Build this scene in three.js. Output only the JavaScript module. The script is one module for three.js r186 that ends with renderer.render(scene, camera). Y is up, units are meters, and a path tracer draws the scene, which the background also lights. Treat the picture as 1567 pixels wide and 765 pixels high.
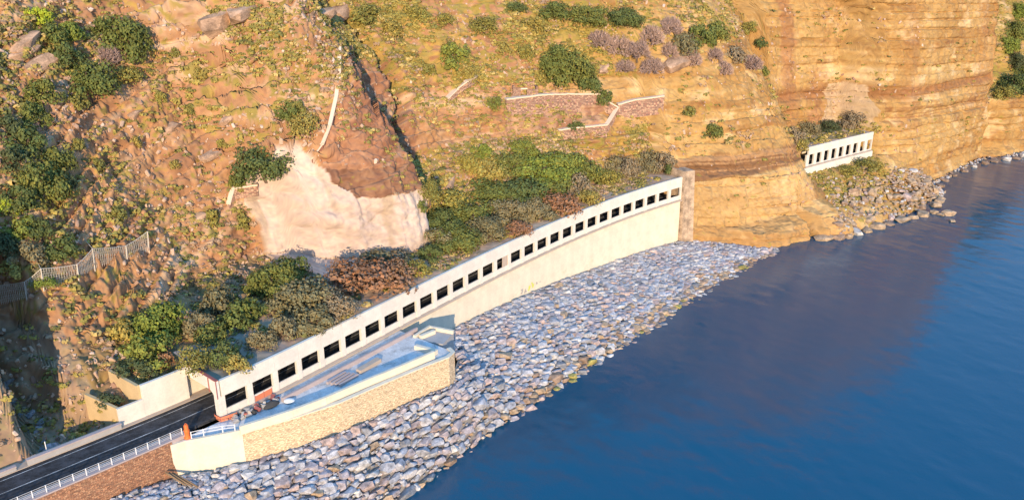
import * as THREE from 'three';
import { mergeGeometries, mergeVertices } from 'three/addons/utils/BufferGeometryUtils.js';
import { ConvexGeometry } from 'three/addons/geometries/ConvexGeometry.js';

// ---------------------------------------------------------------- camera, sky, sun, exposure
const scene = new THREE.Scene();
const EYE = 87.63;                                   // drone height over the sea, metres
const camera = new THREE.PerspectiveCamera(32.8, 1567 / 765, 1, 6000);
camera.position.set(0, EYE, 0);
camera.rotation.set(THREE.MathUtils.degToRad(-21.2), 0, 0);
camera.updateMatrixWorld();
const renderer = new THREE.WebGLRenderer({ antialias: true });
renderer.toneMapping = THREE.LinearToneMapping;
renderer.toneMappingExposure = 1.35;
renderer.shadowMap.enabled = true;

const sunDir = new THREE.Vector3(0.06, 0.235, 0.97).normalize();   // low over the sea, behind the drone
const sun = new THREE.DirectionalLight(new THREE.Color().setRGB(1.0, 0.76, 0.50), 4.4);
sun.position.set(sunDir.x * 600 + 40, sunDir.y * 600, sunDir.z * 600 - 190);
sun.target.position.set(40, 0, -190);
sun.castShadow = true;
sun.shadow.mapSize.set(4096, 4096);
Object.assign(sun.shadow.camera, { left: -260, right: 260, top: 200, bottom: -120, near: 50, far: 1100 });
scene.add(sun, sun.target);
{
  const W = 512, H = 256, d = new Float32Array(W * H * 4);
  const mix = (a, b, t) => a + (b - a) * t;
  for (let j = 0; j < H; j++) for (let i = 0; i < W; i++) {
    const el = ((j + 0.5) / H - 0.5) * Math.PI, az = ((i + 0.5) / W) * 2 * Math.PI - Math.PI;
    const dx = Math.cos(el) * Math.cos(az), dy = Math.sin(el), dz = Math.cos(el) * Math.sin(az);
    const t = Math.pow(Math.max(0, dy), 0.36), c = Math.max(0, dx * sunDir.x + dy * sunDir.y + dz * sunDir.z);
    const low = Math.exp(-Math.abs(dy) * 5), glow = Math.pow(c, 6) * low;
    const k = 4 * (j * W + i);
    d[k] = mix(0.60, 0.09, t) + 0.55 * glow; d[k + 1] = mix(0.66, 0.40, t) + 0.34 * glow; d[k + 2] = mix(0.76, 0.90, t) + 0.1 * glow; d[k + 3] = 1;
  }
  const sky = new THREE.DataTexture(d, W, H, THREE.RGBAFormat, THREE.FloatType);
  sky.mapping = THREE.EquirectangularReflectionMapping; sky.magFilter = THREE.LinearFilter; sky.minFilter = THREE.LinearFilter; sky.needsUpdate = true;
  scene.background = sky; scene.environment = sky;
  scene.backgroundIntensity = scene.environmentIntensity = 1.12;
}

// ---------------------------------------------------------------- numbers and noise
function rng(seed) { let a = seed >>> 0; return () => { a = (a + 0x6D2B79F5) | 0; let t = Math.imul(a ^ (a >>> 15), 1 | a); t = (t + Math.imul(t ^ (t >>> 7), 61 | t)) ^ t; return ((t ^ (t >>> 14)) >>> 0) / 4294967296; }; }
const lerp = (a, b, t) => a + (b - a) * t, clamp = (x, a, b) => Math.min(b, Math.max(a, x));
const sstep = (a, b, x) => a > b ? 1 - sstep(b, a, x) : rise(a, b, x);
const rise = (a, b, x) => { const t = clamp((x - a) / (b - a), 0, 1); return t * t * (3 - 2 * t); };
const gauss = x => Math.exp(-x * x);
const hash3 = (x, y, z) => { let h = Math.imul(x, 374761393) ^ Math.imul(y, 668265263) ^ Math.imul(z, 2147483647 - 1274126177); h = Math.imul(h ^ (h >>> 13), 1274126177); h ^= h >>> 16; return (h >>> 0) / 4294967296; };
function noise(x, y, z = 0) {                         // value noise, -1 .. 1
  const X = Math.floor(x), Y = Math.floor(y), Z = Math.floor(z);
  let u = x - X, v = y - Y, w = z - Z; u = u * u * (3 - 2 * u); v = v * v * (3 - 2 * v); w = w * w * (3 - 2 * w);
  const a = lerp(lerp(hash3(X, Y, Z), hash3(X + 1, Y, Z), u), lerp(hash3(X, Y + 1, Z), hash3(X + 1, Y + 1, Z), u), v);
  if (w === 0) return a * 2 - 1;
  const b = lerp(lerp(hash3(X, Y, Z + 1), hash3(X + 1, Y, Z + 1), u), lerp(hash3(X, Y + 1, Z + 1), hash3(X + 1, Y + 1, Z + 1), u), v);
  return lerp(a, b, w) * 2 - 1;
}
function fbm(x, y, z = 0, n = 4) { let s = 0, a = 0.5, f = 1; for (let i = 0; i < n; i++) { s += a * noise(x * f, y * f, z * f); a *= 0.5; f *= 2.03; } return s; }
const ridge = (x, y, z, n) => { let s = 0, a = 0.5, f = 1; for (let i = 0; i < n; i++) { s += a * (1 - 2 * Math.abs(noise(x * f, y * f, z * f))); a *= 0.5; f *= 2.1; } return s; };
function table(rows, x) { if (x <= rows[0][0]) return rows[0][1]; for (let i = 1; i < rows.length; i++) if (x <= rows[i][0]) { const [a, p] = rows[i - 1], [b, q] = rows[i]; return lerp(p, q, (x - a) / (b - a)); } return rows[rows.length - 1][1]; }

// ---------------------------------------------------------------- the coast road's line: s runs along it, o goes inland from it
const LINE = [[-150, 0], [-110, -47], [-75, -83.5], [-45.2, -114.62], [-31.55, -132.58], [-16.93, -152.84], [-2.02, -173.19], [13.69, -192.96], [30.71, -211.46], [47.19, -226.16], [70, -242.5], [95, -261.5], [118.6, -278.8], [170, -316], [230, -358], [330, -425]];
const curve = [];
{
  const P = [[2 * LINE[0][0] - LINE[1][0], 2 * LINE[0][1] - LINE[1][1]], ...LINE];
  const n = LINE.length; P.push([2 * LINE[n - 1][0] - LINE[n - 2][0], 2 * LINE[n - 1][1] - LINE[n - 2][1]]);
  const dist = (a, b) => Math.sqrt(Math.hypot(a[0] - b[0], a[1] - b[1]));
  for (let i = 1; i < P.length - 2; i++) {
    const [p0, p1, p2, p3] = P.slice(i - 1, i + 3), d1 = dist(p0, p1), d2 = dist(p1, p2), d3 = dist(p2, p3);
    const m = [0, 1].map(k => [d2 * ((p1[k] - p0[k]) / d1 - (p2[k] - p0[k]) / (d1 + d2) + (p2[k] - p1[k]) / d2), d2 * ((p2[k] - p1[k]) / d2 - (p3[k] - p1[k]) / (d2 + d3) + (p3[k] - p2[k]) / d3)]);
    for (let q = 0; q < 60; q++) { const t = q / 60, a = 2 * t ** 3 - 3 * t * t + 1, b = t ** 3 - 2 * t * t + t, c = -2 * t ** 3 + 3 * t * t, e = t ** 3 - t * t; curve.push([0, 1].map(k => a * p1[k] + b * m[k][0] + c * p2[k] + e * m[k][1])); }
  }
  curve.push(LINE[n - 1]);
}
const arc = [0]; for (let i = 1; i < curve.length; i++) arc.push(arc[i - 1] + Math.hypot(curve[i][0] - curve[i - 1][0], curve[i][1] - curve[i - 1][1]));
const arc0 = arc[180]; for (let i = 0; i < arc.length; i++) arc[i] -= arc0;
function along(s) { let lo = 0, hi = arc.length - 1; while (hi - lo > 1) { const m = (lo + hi) >> 1; if (arc[m] <= s) lo = m; else hi = m; } const t = (s - arc[lo]) / (arc[hi] - arc[lo]); return [lerp(curve[lo][0], curve[hi][0], t), lerp(curve[lo][1], curve[hi][1], t)]; }
const frames = new Map();
function frame(s) { const k = Math.round(s * 50); let f = frames.get(k); if (f) return f; const p = along(s), a = along(s - 3), b = along(s + 3), l = Math.hypot(b[0] - a[0], b[1] - a[1]), t = [(b[0] - a[0]) / l, (b[1] - a[1]) / l]; f = { p, t, n: [t[1], -t[0]] }; frames.set(k, f); return f; }
function world(s, o, y) { const f = frame(s); return new THREE.Vector3(f.p[0] + f.n[0] * o, y, f.p[1] + f.n[1] * o); }
const headingAt = s => { const t = frame(s).t; return Math.atan2(-t[1], t[0]); };     // rotation.y that turns +x along the road
const ROAD = 15.2;

// ---------------------------------------------------------------- the rock face: how far inland (o) it stands at a place s along the road and a height y
const STATIONS = [
  [-90, [[-4, 8], [14, 9], [16, 14], [30, 28], [125, 110]]],
  [-42, [[-4, 9], [13, 9.5], [17, 12], [40, 28], [125, 105]]],
  [-31, [[-4, 9], [12, 9.4], [24, 12], [34, 18], [60, 42], [125, 103]]],
  [-25.5, [[-4, 9], [11.5, 9.4], [22, 12], [32, 19], [60, 44], [125, 106]]],
  [-22.5, [[-4, 8.9], [10, 9.2], [11.5, 20], [15, 32], [24, 44], [34, 54], [60, 74], [125, 125]]],
  [-18, [[-4, 8.9], [10, 9.2], [11.5, 16], [15, 26], [24, 37], [40, 51], [70, 76], [125, 121]]],
  [-14, [[-4, 10], [11, 10.2], [14, 17], [18, 20], [21, 24], [30, 33], [50, 51], [80, 77], [125, 115]]],
  [-12.4, [[-4, 10], [16, 10.2], [17, 18], [21, 24], [30, 33], [50, 51], [80, 77], [125, 115]]],
  [-9.4, [[-4, 10], [16.4, 10.2], [17.3, 18], [21, 25], [30, 33.5], [50, 51], [80, 77], [125, 114]]],
  [-8.4, [[-4, 10], [18.6, 10.4], [19.4, 20], [21, 25.5], [30, 34], [50, 51], [80, 77], [125, 113]]],
  [-3, [[-4, 10.4], [19, 10.6], [19.6, 21], [21, 27], [30, 36], [50, 52], [80, 76], [125, 112]]],
  [8, [[-4, 10.6], [20.4, 11], [21.2, 30], [30, 38], [50, 55], [80, 79], [125, 115]]],
  [22, [[-4, 10.6], [20.4, 11], [21.5, 36], [30, 42], [50, 58], [80, 81], [125, 117]]],
  [36, [[-4, 10.6], [20.4, 11], [21.5, 36], [26, 38], [36, 42], [50, 56], [80, 82], [125, 118]]],
  [41, [[-4, 10.6], [20.4, 11], [21.5, 34], [36, 37], [44, 43], [80, 76], [125, 116]]],
  [44, [[-4, 10.6], [20.4, 11], [21, 25], [34, 28.5], [44, 33], [50, 39], [80, 67], [125, 106]]],
  [50, [[-4, 10.6], [20.4, 11], [20.8, 18.5], [33, 21], [41, 25], [50, 34], [80, 62], [125, 102]]],
  [58, [[-4, 10.6], [20.3, 11], [20.7, 12.5], [32, 15], [40, 18.5], [50, 28], [80, 56], [125, 98]]],
  [63, [[-4, 10.6], [20.3, 11], [20.7, 12], [32, 14.5], [40, 18], [50, 28], [80, 57], [125, 99]]],
  [67, [[-4, 10.6], [20.3, 11], [21, 17], [32, 21], [40, 25], [50, 33], [80, 60], [125, 101]]],
  [72, [[-4, 10.6], [20.4, 11], [21.5, 24], [32, 32], [40, 36], [50, 42], [80, 65], [125, 106]]],
  [82, [[-4, 10.6], [20.4, 11], [22, 18], [26, 26], [32, 36], [40, 41], [50, 48], [80, 70], [125, 110]]],
  [95, [[-4, 10.6], [20.4, 11], [22, 15], [27, 25], [33, 35], [40, 40], [50, 47], [80, 72], [125, 112]]],
  [110, [[-4, 10.6], [20.4, 11], [22, 14], [27, 22], [32, 29], [33, 31], [42, 32.5], [43, 35], [50, 40], [60, 47], [80, 68], [125, 108]]],
  [122, [[-4, 10.6], [20.4, 11], [22, 13], [25, 18], [29, 22], [30, 23], [38, 24.5], [39, 27], [44, 28.5], [45, 31], [60, 40], [80, 60], [125, 102]]],
  [133, [[-4, 10.6], [20.4, 11], [21.5, 13], [24, 16], [36, 18.5], [37, 21], [44, 22.5], [46, 26], [60, 37], [80, 55], [125, 96]]],
  [144.9, [[-4, 10.5], [20.4, 10.6], [22, 11], [24, 12], [44, 17], [60, 30], [80, 48], [125, 90]]],
  [146.1, [[-4, 1], [4, -0.6], [12, -0.2], [22, 0.6], [26, 7], [44, 13], [60, 26], [80, 45], [125, 88]]],
  [150, [[-4, -5], [3, -2.5], [4, -1.2], [20, -0.8], [21, 1.2], [25, 2], [27, 4], [44, 12], [60, 24], [80, 43], [125, 86]]],
  [158, [[-4, -9], [3, -7], [5, -3.7], [20, -3.2], [21, -1], [24.5, -0.5], [27, 2], [44, 9], [60, 21], [80, 41], [125, 85]]],
  [165, [[-4, -14.4], [4.6, -13.4], [5.4, -6.4], [20, -5.8], [21, -3.4], [25, -2.8], [28, -0.4], [44, 7.4], [60, 19.4], [80, 39], [125, 84]]],
  [176, [[-4, -16], [5, -15], [6.2, -9.2], [19, -8.6], [20, -6], [24.5, -5.4], [28, -2], [44, 7], [60, 20], [80, 41], [125, 85]]],
  [182.5, [[-4, -17], [5, -16], [6.6, -10.6], [18.5, -9.4], [19.5, -6.8], [24.5, -5.6], [28, -2], [44, 8], [60, 22], [80, 43], [125, 87]]],
  [184.2, [[-4, -10], [6, -10.8], [7, -10.6], [18, -9.6], [19, -7], [25, -5], [44, 8.5], [60, 23], [80, 44], [125, 88]]],
  [186, [[-4, -20], [3, -20], [7, -17], [8, -11], [18, -9.6], [19, -7], [25, -5], [44, 9], [60, 24], [80, 46], [125, 90]]],
  [193, [[-4, -24], [3, -22.6], [7, -18], [9, -11], [17, -7.4], [25, -1.4], [44, 12.6], [60, 27.6], [80, 49.6], [125, 94]]],
  [199, [[-4, -23], [3, -19.5], [6, -14], [10, -8], [13, -3], [15, 2], [22, 9], [28, 13], [44, 21], [60, 31], [80, 50], [125, 95]]],
  [203, [[-4, -24], [3, -20], [6, -14], [12, -3], [13, 0.6], [15, 11], [20, 11.4], [22, 14], [40, 18], [60, 23], [80, 34], [125, 76]]],
  [237, [[-4, -25], [2, -21], [6, -13], [12, -3], [13, 0.6], [15, 11], [20, 11.4], [22, 13], [40, 15], [60, 18], [90, 30], [125, 64]]],
  [242, [[-4, -22], [2, -18.5], [6, -12], [14, -2], [20, 0], [40, 2], [60, 4], [90, 14], [125, 46]]],
  [255, [[-4, -20], [1, -17], [5, -9], [9, -6], [14, -4.5], [30, -3], [60, 2], [90, 10], [125, 40]]],
  [270, [[-4, -10], [1, -7], [4, -4.8], [30, -3], [60, 2], [90, 9], [125, 36]]],
  [300, [[-4, -5], [2, -2], [30, 0], [60, 4], [90, 10], [125, 36]]],
  [317, [[-4, -3], [2, 0], [30, 2], [60, 5], [90, 12], [125, 38]]],
  [322, [[-4, -5], [1, -3], [3, 3], [22, 4], [24, 10], [60, 25], [125, 70]]],
  [330, [[-4, -8], [2, -4], [4, -2], [22, -1], [24, 8], [60, 40], [125, 100]]],
  [350, [[-4, -8], [2, -5], [4, -3], [24, -2], [26, 6], [60, 30], [125, 80]]],
  [420, [[-4, -8], [2, -5], [4, -3], [24, -2], [26, 6], [60, 38], [125, 98]]],
];
function inland(s0, y) {
  const far = Math.max(sstep(23, 30, y), sstep(-13.5, -17, s0), sstep(149, 154, s0) * sstep(198, 193, s0), sstep(242, 247, s0)), s = far ? s0 + far * (2.4 * fbm(s0 * 0.13, y * 0.16, 51, 3) + 0.6 * noise(s0 * 0.5, y * 0.6, 3)) : s0;
  let i = 1; while (i < STATIONS.length - 1 && STATIONS[i][0] < s) i++;
  const [a, A] = STATIONS[i - 1], [b, B] = STATIONS[i]; let t = clamp((s - a) / (b - a), 0, 1); t = lerp(t, t * t * (3 - 2 * t), 0.6);
  return lerp(table(A, y), table(B, y), t);
}
const ravineAt = y => table([[22, 70], [33, 74], [38, 80], [44, 86], [51, 88], [58, 87.5], [64, 85], [80, 77], [125, 60]], y);
const dip = s => s < 75 ? 0.34 * (s - 75) : s < 150 ? 0 : -0.05 * (s - 150);    // bedding planes tilt along the coast
const cliffy = (s, y) => Math.max(sstep(140, 150, s) * (y < 26 ? 1 : 0.85), sstep(200, 206, s), sstep(100, 112, s) * sstep(31, 34, y) * 0.7);
const bed = (s, y) => y - dip(s) + 0.8 * fbm(s * 0.05, y * 0.05, 7.7, 2);
const hidden = (s, y) => (s > -1 && s < 145 && y < 20.6) || (s > -12.5 && s <= -1 && y < 16);
const SHOT = [[38, 24], [37, 35], [40, 41], [45, 45], [47, 40], [50, 34], [64, 33.5], [66, 30], [66, 19], [38, 19]];
const inPoly = (P, x, y) => { let c = false; for (let i = 0, j = P.length - 1; i < P.length; j = i++) if ((P[i][1] > y) !== (P[j][1] > y) && x < (P[j][0] - P[i][0]) * (y - P[i][1]) / (P[j][1] - P[i][1]) + P[i][0]) c = !c; return c; };
const shotcrete = (s, y) => inPoly(SHOT, s + 0.9 * fbm(s * 0.35, y * 0.35, 3, 3), y + 0.9 * fbm(s * 0.35, y * 0.35, 9, 3));
const bedding = (s, y) => { const b = bed(s, y); return (b + 1.6 * noise(b * 0.29, 3.5, 0.5) + 0.7 * noise(s * 0.045, b * 0.15, 6.6)) / 2.9; };
const joints = (s, k) => s * (0.16 + 0.14 * hash3(k, 4, 4)) + 10 * hash3(k, 1, 9) + 0.35 * noise(s * 0.35, k * 3.3, 1);
function roughness(s, y, o) {                        // metres the rock lies behind its smooth profile
  if (hidden(s, y)) return 0;
  const c = cliffy(s, y), soft = 1 - c, b = bed(s, y);
  const clear = s < 146 ? sstep(10.6, 15, o) : s > 199 && s < 240 && y > 10 && y < 24 ? sstep(11, 13, o) : 1;       // keep off the galleries
  let d = 2.6 * fbm(s * 0.035, y * 0.05, 1.3, 3) * (0.4 + 0.6 * soft);
  d -= 0.8 * ridge(s * 0.09 + 0.5 * noise(s * 0.2, y * 0.2, 5), y * 0.09 + 0.5 * noise(s * 0.2, y * 0.2, 9), o * 0.05, 3) * soft;
  d += 1.1 * sstep(203, 208, s) * (gauss((y - 34 + 0.02 * (s - 205)) / 1.6) + 0.7 * gauss((y - 24.5) / 1.2));
  const q = bedding(s, y), k = Math.floor(q), f = q - k, patch = 0.35 + 0.9 * sstep(-0.3, 0.5, noise(s * 0.07, b * 0.09, 2));
  d -= soft * (s < 72 ? 1.5 : 1.05) * f * patch;                                                       // each hard bed sticks out over the next
  const x = joints(s, k), kx = Math.floor(x), fx = Math.min(x - kx, 1 - x + kx) / 0.22;
  d += (0.5 * c + 0.3 * soft * patch) * (hash3(k, kx, 5) - 0.5) * 1.7 + c * 0.8 * (hash3(k, 3, 6) - 0.5);
  const open = sstep(-0.35, 0.45, noise(s * 0.06 + k * 3.1, k * 1.7, 0.5)) * (0.4 + 0.9 * hash3(k, 8, 8));
  d += (c + (s < 72 ? 0.28 : 0.1) * soft) * (1.0 * open * gauss(Math.min(f, 1 - f) * 2.9 / 0.32) + 0.28 * hash3(k, kx, 12) * gauss(fx / 0.28));    // open bedding planes and joints
  d += c * 0.3 * ridge(s * 0.3, y * 0.12, 8.8, 3) + (1.25 - 0.5 * c) * fbm(s * 0.5, y * 0.55, o * 0.4, 4) - 0.7 * soft * Math.max(0, ridge(s * 0.3, y * 0.33, o * 0.2, 3)) + 0.28 * noise(s * 1.9, y * 2.1, o * 1.3);
  if (y > 18 && s > 34 && s < 68 && shotcrete(s, y)) d = 0.5 * fbm(s * 0.2, y * 0.2, 3, 2) - 0.6 + 0.3 * noise(s * 0.55, y * 0.07, 4) + 0.14 * noise(s * 1.6, y * 0.12, 8) + 0.3 * fbm(s * 1.1, y * 1.1, 1, 3);
  else d += 7 * gauss((s - ravineAt(y) + 0.8 * noise(y * 0.3, 3.3)) / 1.35) * sstep(22, 27, y);
  return d * clear;
}
const ROWS = 440, COLS = [];
for (let s = -62; s < 436;) { COLS.push(s); s += s < -30 ? 1 : s > 35 && s < 68 ? 0.22 : s < 150 ? 0.33 : s > 235 && s < 244 ? 0.17 : s < 250 ? 0.4 : s < 345 ? 0.55 : 1.5; }
const land = { pos: new Float32Array(COLS.length * ROWS * 3), sy: new Float32Array(COLS.length * ROWS * 3) };
COLS.forEach((s, c) => {
  const f = frame(s), ys = [], os = [], w = [0];
  for (let y = -4; y <= 122; y += 0.2) { ys.push(y); os.push(inland(s, y)); }
  for (let i = 1; i < ys.length; i++) { const y = ys[i]; const q = y < table([[-19, -4], [-12.5, 13], [-2, 15.2], [5, 20.2], [142, 20.2], [149, -4]], s) ? 0.06 : y > 88 ? 0.2 : y < -0.5 ? 0.3 : 1; w.push(w[i - 1] + q * Math.hypot(0.2, os[i] - os[i - 1])); }
  const n = ys.length, total = w[n - 1]; let i = 1;
  for (let r = 0; r < ROWS; r++) {
    const target = total * r / (ROWS - 1); while (i < n - 1 && w[i] < target) i++;
    const t = (target - w[i - 1]) / (w[i] - w[i - 1]); let y = lerp(ys[i - 1], ys[i], t), o = lerp(os[i - 1], os[i], t);
    const a = Math.max(0, i - 4), b = Math.min(n - 1, i + 3), du = os[b] - os[a], dv = ys[b] - ys[a], l = Math.hypot(du, dv), d = roughness(s, y, o);
    const k = 3 * (c * ROWS + r);
    land.sy[k] = s; land.sy[k + 1] = y; land.sy[k + 2] = o;
    o += d * dv / l; y -= d * du / l;
    land.pos[k] = f.p[0] + f.n[0] * o; land.pos[k + 1] = y; land.pos[k + 2] = f.p[1] + f.n[1] * o;
  }
});

// ---------------------------------------------------------------- objects, names, materials
const taken = new Map();
function numbered(n) { const k = taken.get(n) || 0; taken.set(n, k + 1); return k ? n + '_' + String(k).padStart(3, '0') : n; }
function tag(o, label, category, group) { o.userData.label = label; o.userData.category = category; if (group) o.userData.group = group; return o; }
function obj(name, geo, mat, parent = scene) { const m = new THREE.Mesh(geo, mat); m.name = parent === scene ? numbered(name) : name; parent.add(m); return m; }
function structure(name, geo, mat) { const m = obj(name, geo, mat); m.userData.kind = 'structure'; return m; }
function thing(name, label, category, group, pos) { const g = new THREE.Group(); g.name = numbered(name); scene.add(g); if (pos) g.position.copy(pos); return tag(g, label, category, group); }
const rgb = (r, g, b) => new THREE.Color().setRGB(r, g, b);
function grainMap(seed, size, cell, amount, streak = 0, stain = 0.25) {             // light mottled grain around white, repeats every tile
  const d = new Uint8Array(size * size * 4);
  const per = (x, y, n, z) => { const f = n / size, X = x * f, Y = y * f; const a = Math.floor(X), b = Math.floor(Y), u = X - a, v = Y - b, h = (i, j) => hash3(((i % n) + n) % n, ((j % n) + n) % n, z); const U = u * u * (3 - 2 * u), V = v * v * (3 - 2 * v); return lerp(lerp(h(a, b), h(a + 1, b), U), lerp(h(a, b + 1), h(a + 1, b + 1), U), V) * 2 - 1; };
  for (let y = 0; y < size; y++) for (let x = 0; x < size; x++) {
    let v = 0.4 * per(x, y, cell, seed) + 0.3 * per(x, y, cell * 3, seed + 1) + 0.3 * per(x, y, cell * 9, seed + 2) + 0.25 * per(x, y, cell * 24, seed + 3);
    if (streak) v += streak * per(x, y * 0.02, cell * 8, seed + 5);
    const st = Math.max(0, per(x, y, cell, seed + 7) + 0.5 * per(x, y, cell * 4, seed + 8) - 0.35) * stain;
    const q = clamp(1 - amount * 0.55 + amount * v - st, 0, 1), k = 4 * (y * size + x);
    d[k] = 255 * q; d[k + 1] = 255 * q * (1 - 0.05 * st); d[k + 2] = 255 * q * (1 - 0.12 * st); d[k + 3] = 255;
  }
  const t = new THREE.DataTexture(d, size, size); t.colorSpace = THREE.SRGBColorSpace; t.wrapS = t.wrapT = THREE.RepeatWrapping; t.magFilter = THREE.LinearFilter; t.minFilter = THREE.LinearMipmapLinearFilter; t.generateMipmaps = true; t.needsUpdate = true; return t;
}
function stoneMaps(seed, size, n, tones) {                                          // rubble masonry too fine to tell apart: colour and relief
  const c = new Uint8Array(size * size * 4), h = new Uint8Array(size * size * 4), m = 2 * n;
  for (let y = 0; y < size; y++) for (let x = 0; x < size; x++) {
    const X = x / size * n, Y = y / size * m; let a = 9, b = 9, id = 0;
    for (let j = -1; j <= 1; j++) for (let i = -1; i <= 1; i++) { const gx = Math.floor(X) + i, gy = Math.floor(Y) + j, wx = ((gx % n) + n) % n, wy = ((gy % m) + m) % m; const dd = Math.hypot(gx + 0.2 + 0.6 * hash3(wx, wy, seed) - X, gy + 0.2 + 0.6 * hash3(wx, wy, seed + 1) - Y); if (dd < a) { b = a; a = dd; id = wx * 91 + wy; } else if (dd < b) b = dd; }
    const joint = clamp((b - a) * 6, 0, 1), t = tones[Math.floor(hash3(id, 3, seed) * tones.length)], v = 0.85 + 0.3 * hash3(id, 5, seed) * (0.8 + 0.4 * hash3(x, y, 1)), k = 4 * (y * size + x);
    for (let q = 0; q < 3; q++) { c[k + q] = clamp(lerp(t[q] * 0.85, t[q] * v, 0.35 + 0.65 * joint), 0, 255); h[k + q] = 255 * joint * (0.7 + 0.3 * hash3(id, 9, seed)); }
    c[k + 3] = h[k + 3] = 255;
  }
  return [c, h].map((d, i) => { const t = new THREE.DataTexture(d, size, size); if (!i) t.colorSpace = THREE.SRGBColorSpace; t.wrapS = t.wrapT = THREE.RepeatWrapping; t.magFilter = THREE.LinearFilter; t.minFilter = THREE.LinearMipmapLinearFilter; t.generateMipmaps = true; t.needsUpdate = true; return t; });
}
const std = o => new THREE.MeshStandardMaterial({ roughness: 0.95, ...o });
const concreteGrain = grainMap(11, 512, 4, 0.06, 0.10, 0.06), rockGrain = grainMap(31, 256, 4, 0.3, 0, 0.3), asphaltGrain = grainMap(51, 512, 6, 0.4, 0, 0.2);
const M = {
  paint: std({ color: rgb(0.76, 0.70, 0.60), map: concreteGrain }),
  cream: std({ color: rgb(0.76, 0.67, 0.51), map: concreteGrain }),
  ochre: std({ color: rgb(0.62, 0.45, 0.24), map: concreteGrain }),
  ledge: std({ color: rgb(0.50, 0.40, 0.31), map: concreteGrain }),
  grey: std({ color: rgb(0.42, 0.40, 0.38), map: concreteGrain }),
  deck: std({ color: rgb(0.68, 0.68, 0.67), map: grainMap(71, 512, 5, 0.16, 0, 0.2) }),
  lilac: std({ color: rgb(0.46, 0.38, 0.36), map: concreteGrain }),
  asphalt: std({ color: rgb(0.055, 0.056, 0.062), map: asphaltGrain, roughness: 0.9 }),
  line: std({ color: rgb(0.66, 0.66, 0.64), map: asphaltGrain }),
  rust: std({ color: rgb(0.34, 0.10, 0.08), roughness: 0.8 }),
  orange: std({ color: rgb(0.80, 0.16, 0.03), roughness: 0.6 }),
  netting: std({ color: rgb(0.62, 0.20, 0.10), roughness: 0.8 }),
  steel: std({ color: rgb(0.55, 0.53, 0.50), metalness: 0.2, roughness: 0.6 }),
  white: std({ color: rgb(0.78, 0.77, 0.75), roughness: 0.7 }),
  dark: std({ color: rgb(0.05, 0.05, 0.05) }),
  wood: std({ color: rgb(0.30, 0.19, 0.10), map: rockGrain }),
  bark: std({ color: rgb(0.13, 0.09, 0.06) }),
  roofSoil: std({ color: rgb(0.36, 0.27, 0.19), map: rockGrain }),
};
{ const [map, bump] = stoneMaps(5, 512, 20, [[214, 190, 154], [206, 180, 144], [220, 198, 162], [198, 172, 138]]); M.masonry = std({ map, bumpMap: bump, bumpScale: 0.025 }); }
{ const [map, bump] = stoneMaps(8, 512, 19, [[170, 122, 90], [156, 110, 82], [182, 138, 104], [146, 108, 84]]); M.redMasonry = std({ map, bumpMap: bump, bumpScale: 0.06 }); }
{ const [map, bump] = stoneMaps(15, 512, 12, [[176, 140, 118], [160, 118, 100], [190, 156, 128], [150, 120, 104]]); M.dryStone = std({ map, bumpMap: bump, bumpScale: 0.08 }); }

// a closed profile [[o, y], ...] (numbers or functions of s) drawn along the road from s0 to s1; uv in metres / tile
function sweep(s0, s1, profile, step = 2.5, tile = 8) {
  const n = Math.max(1, Math.ceil((s1 - s0) / step)), P = [], U = [], num = (v, s) => typeof v === 'function' ? v(s) : v;
  const ring = s => profile.map(([o, y]) => world(s, num(o, s), num(y, s)));
  const put = (a, ua) => { P.push(a.x, a.y, a.z); U.push(ua[0] / tile, ua[1] / tile); };
  for (let i = 0; i < n; i++) {
    const sa = lerp(s0, s1, i / n), sb = lerp(s0, s1, (i + 1) / n), A = ring(sa), B = ring(sb); let w = 0;
    for (let k = 0; k < profile.length; k++) {
      const j = (k + 1) % profile.length, l = A[k].distanceTo(A[j]), vert = Math.abs(A[k].y - A[j].y) > 0.5 * l;
      const v0 = vert ? A[k].y : w, v1 = vert ? A[j].y : w + l; w += l;
      put(A[k], [sa, v0]); put(B[k], [sb, v0]); put(B[j], [sb, v1]); put(A[k], [sa, v0]); put(B[j], [sb, v1]); put(A[j], [sa, v1]);
    }
  }
  for (const [s, flip] of [[s0, 0], [s1, 1]]) {
    const flat = profile.map(([o, y]) => new THREE.Vector2(num(o, s), num(y, s))), R = ring(s);
    for (const t of THREE.ShapeUtils.triangulateShape(flat, [])) for (const k of flip ? [t[0], t[2], t[1]] : t) put(R[k], [flat[k].x, flat[k].y]);
  }
  const g = new THREE.BufferGeometry(); g.setAttribute('position', new THREE.Float32BufferAttribute(P, 3)); g.setAttribute('uv', new THREE.Float32BufferAttribute(U, 2)); g.computeVertexNormals(); return g;
}
const slab = (s0, s1, o0, o1, y0, y1, step, tile) => sweep(s0, s1, [[o0, y0], [o1, y0], [o1, y1], [o0, y1]], step, tile);
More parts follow.
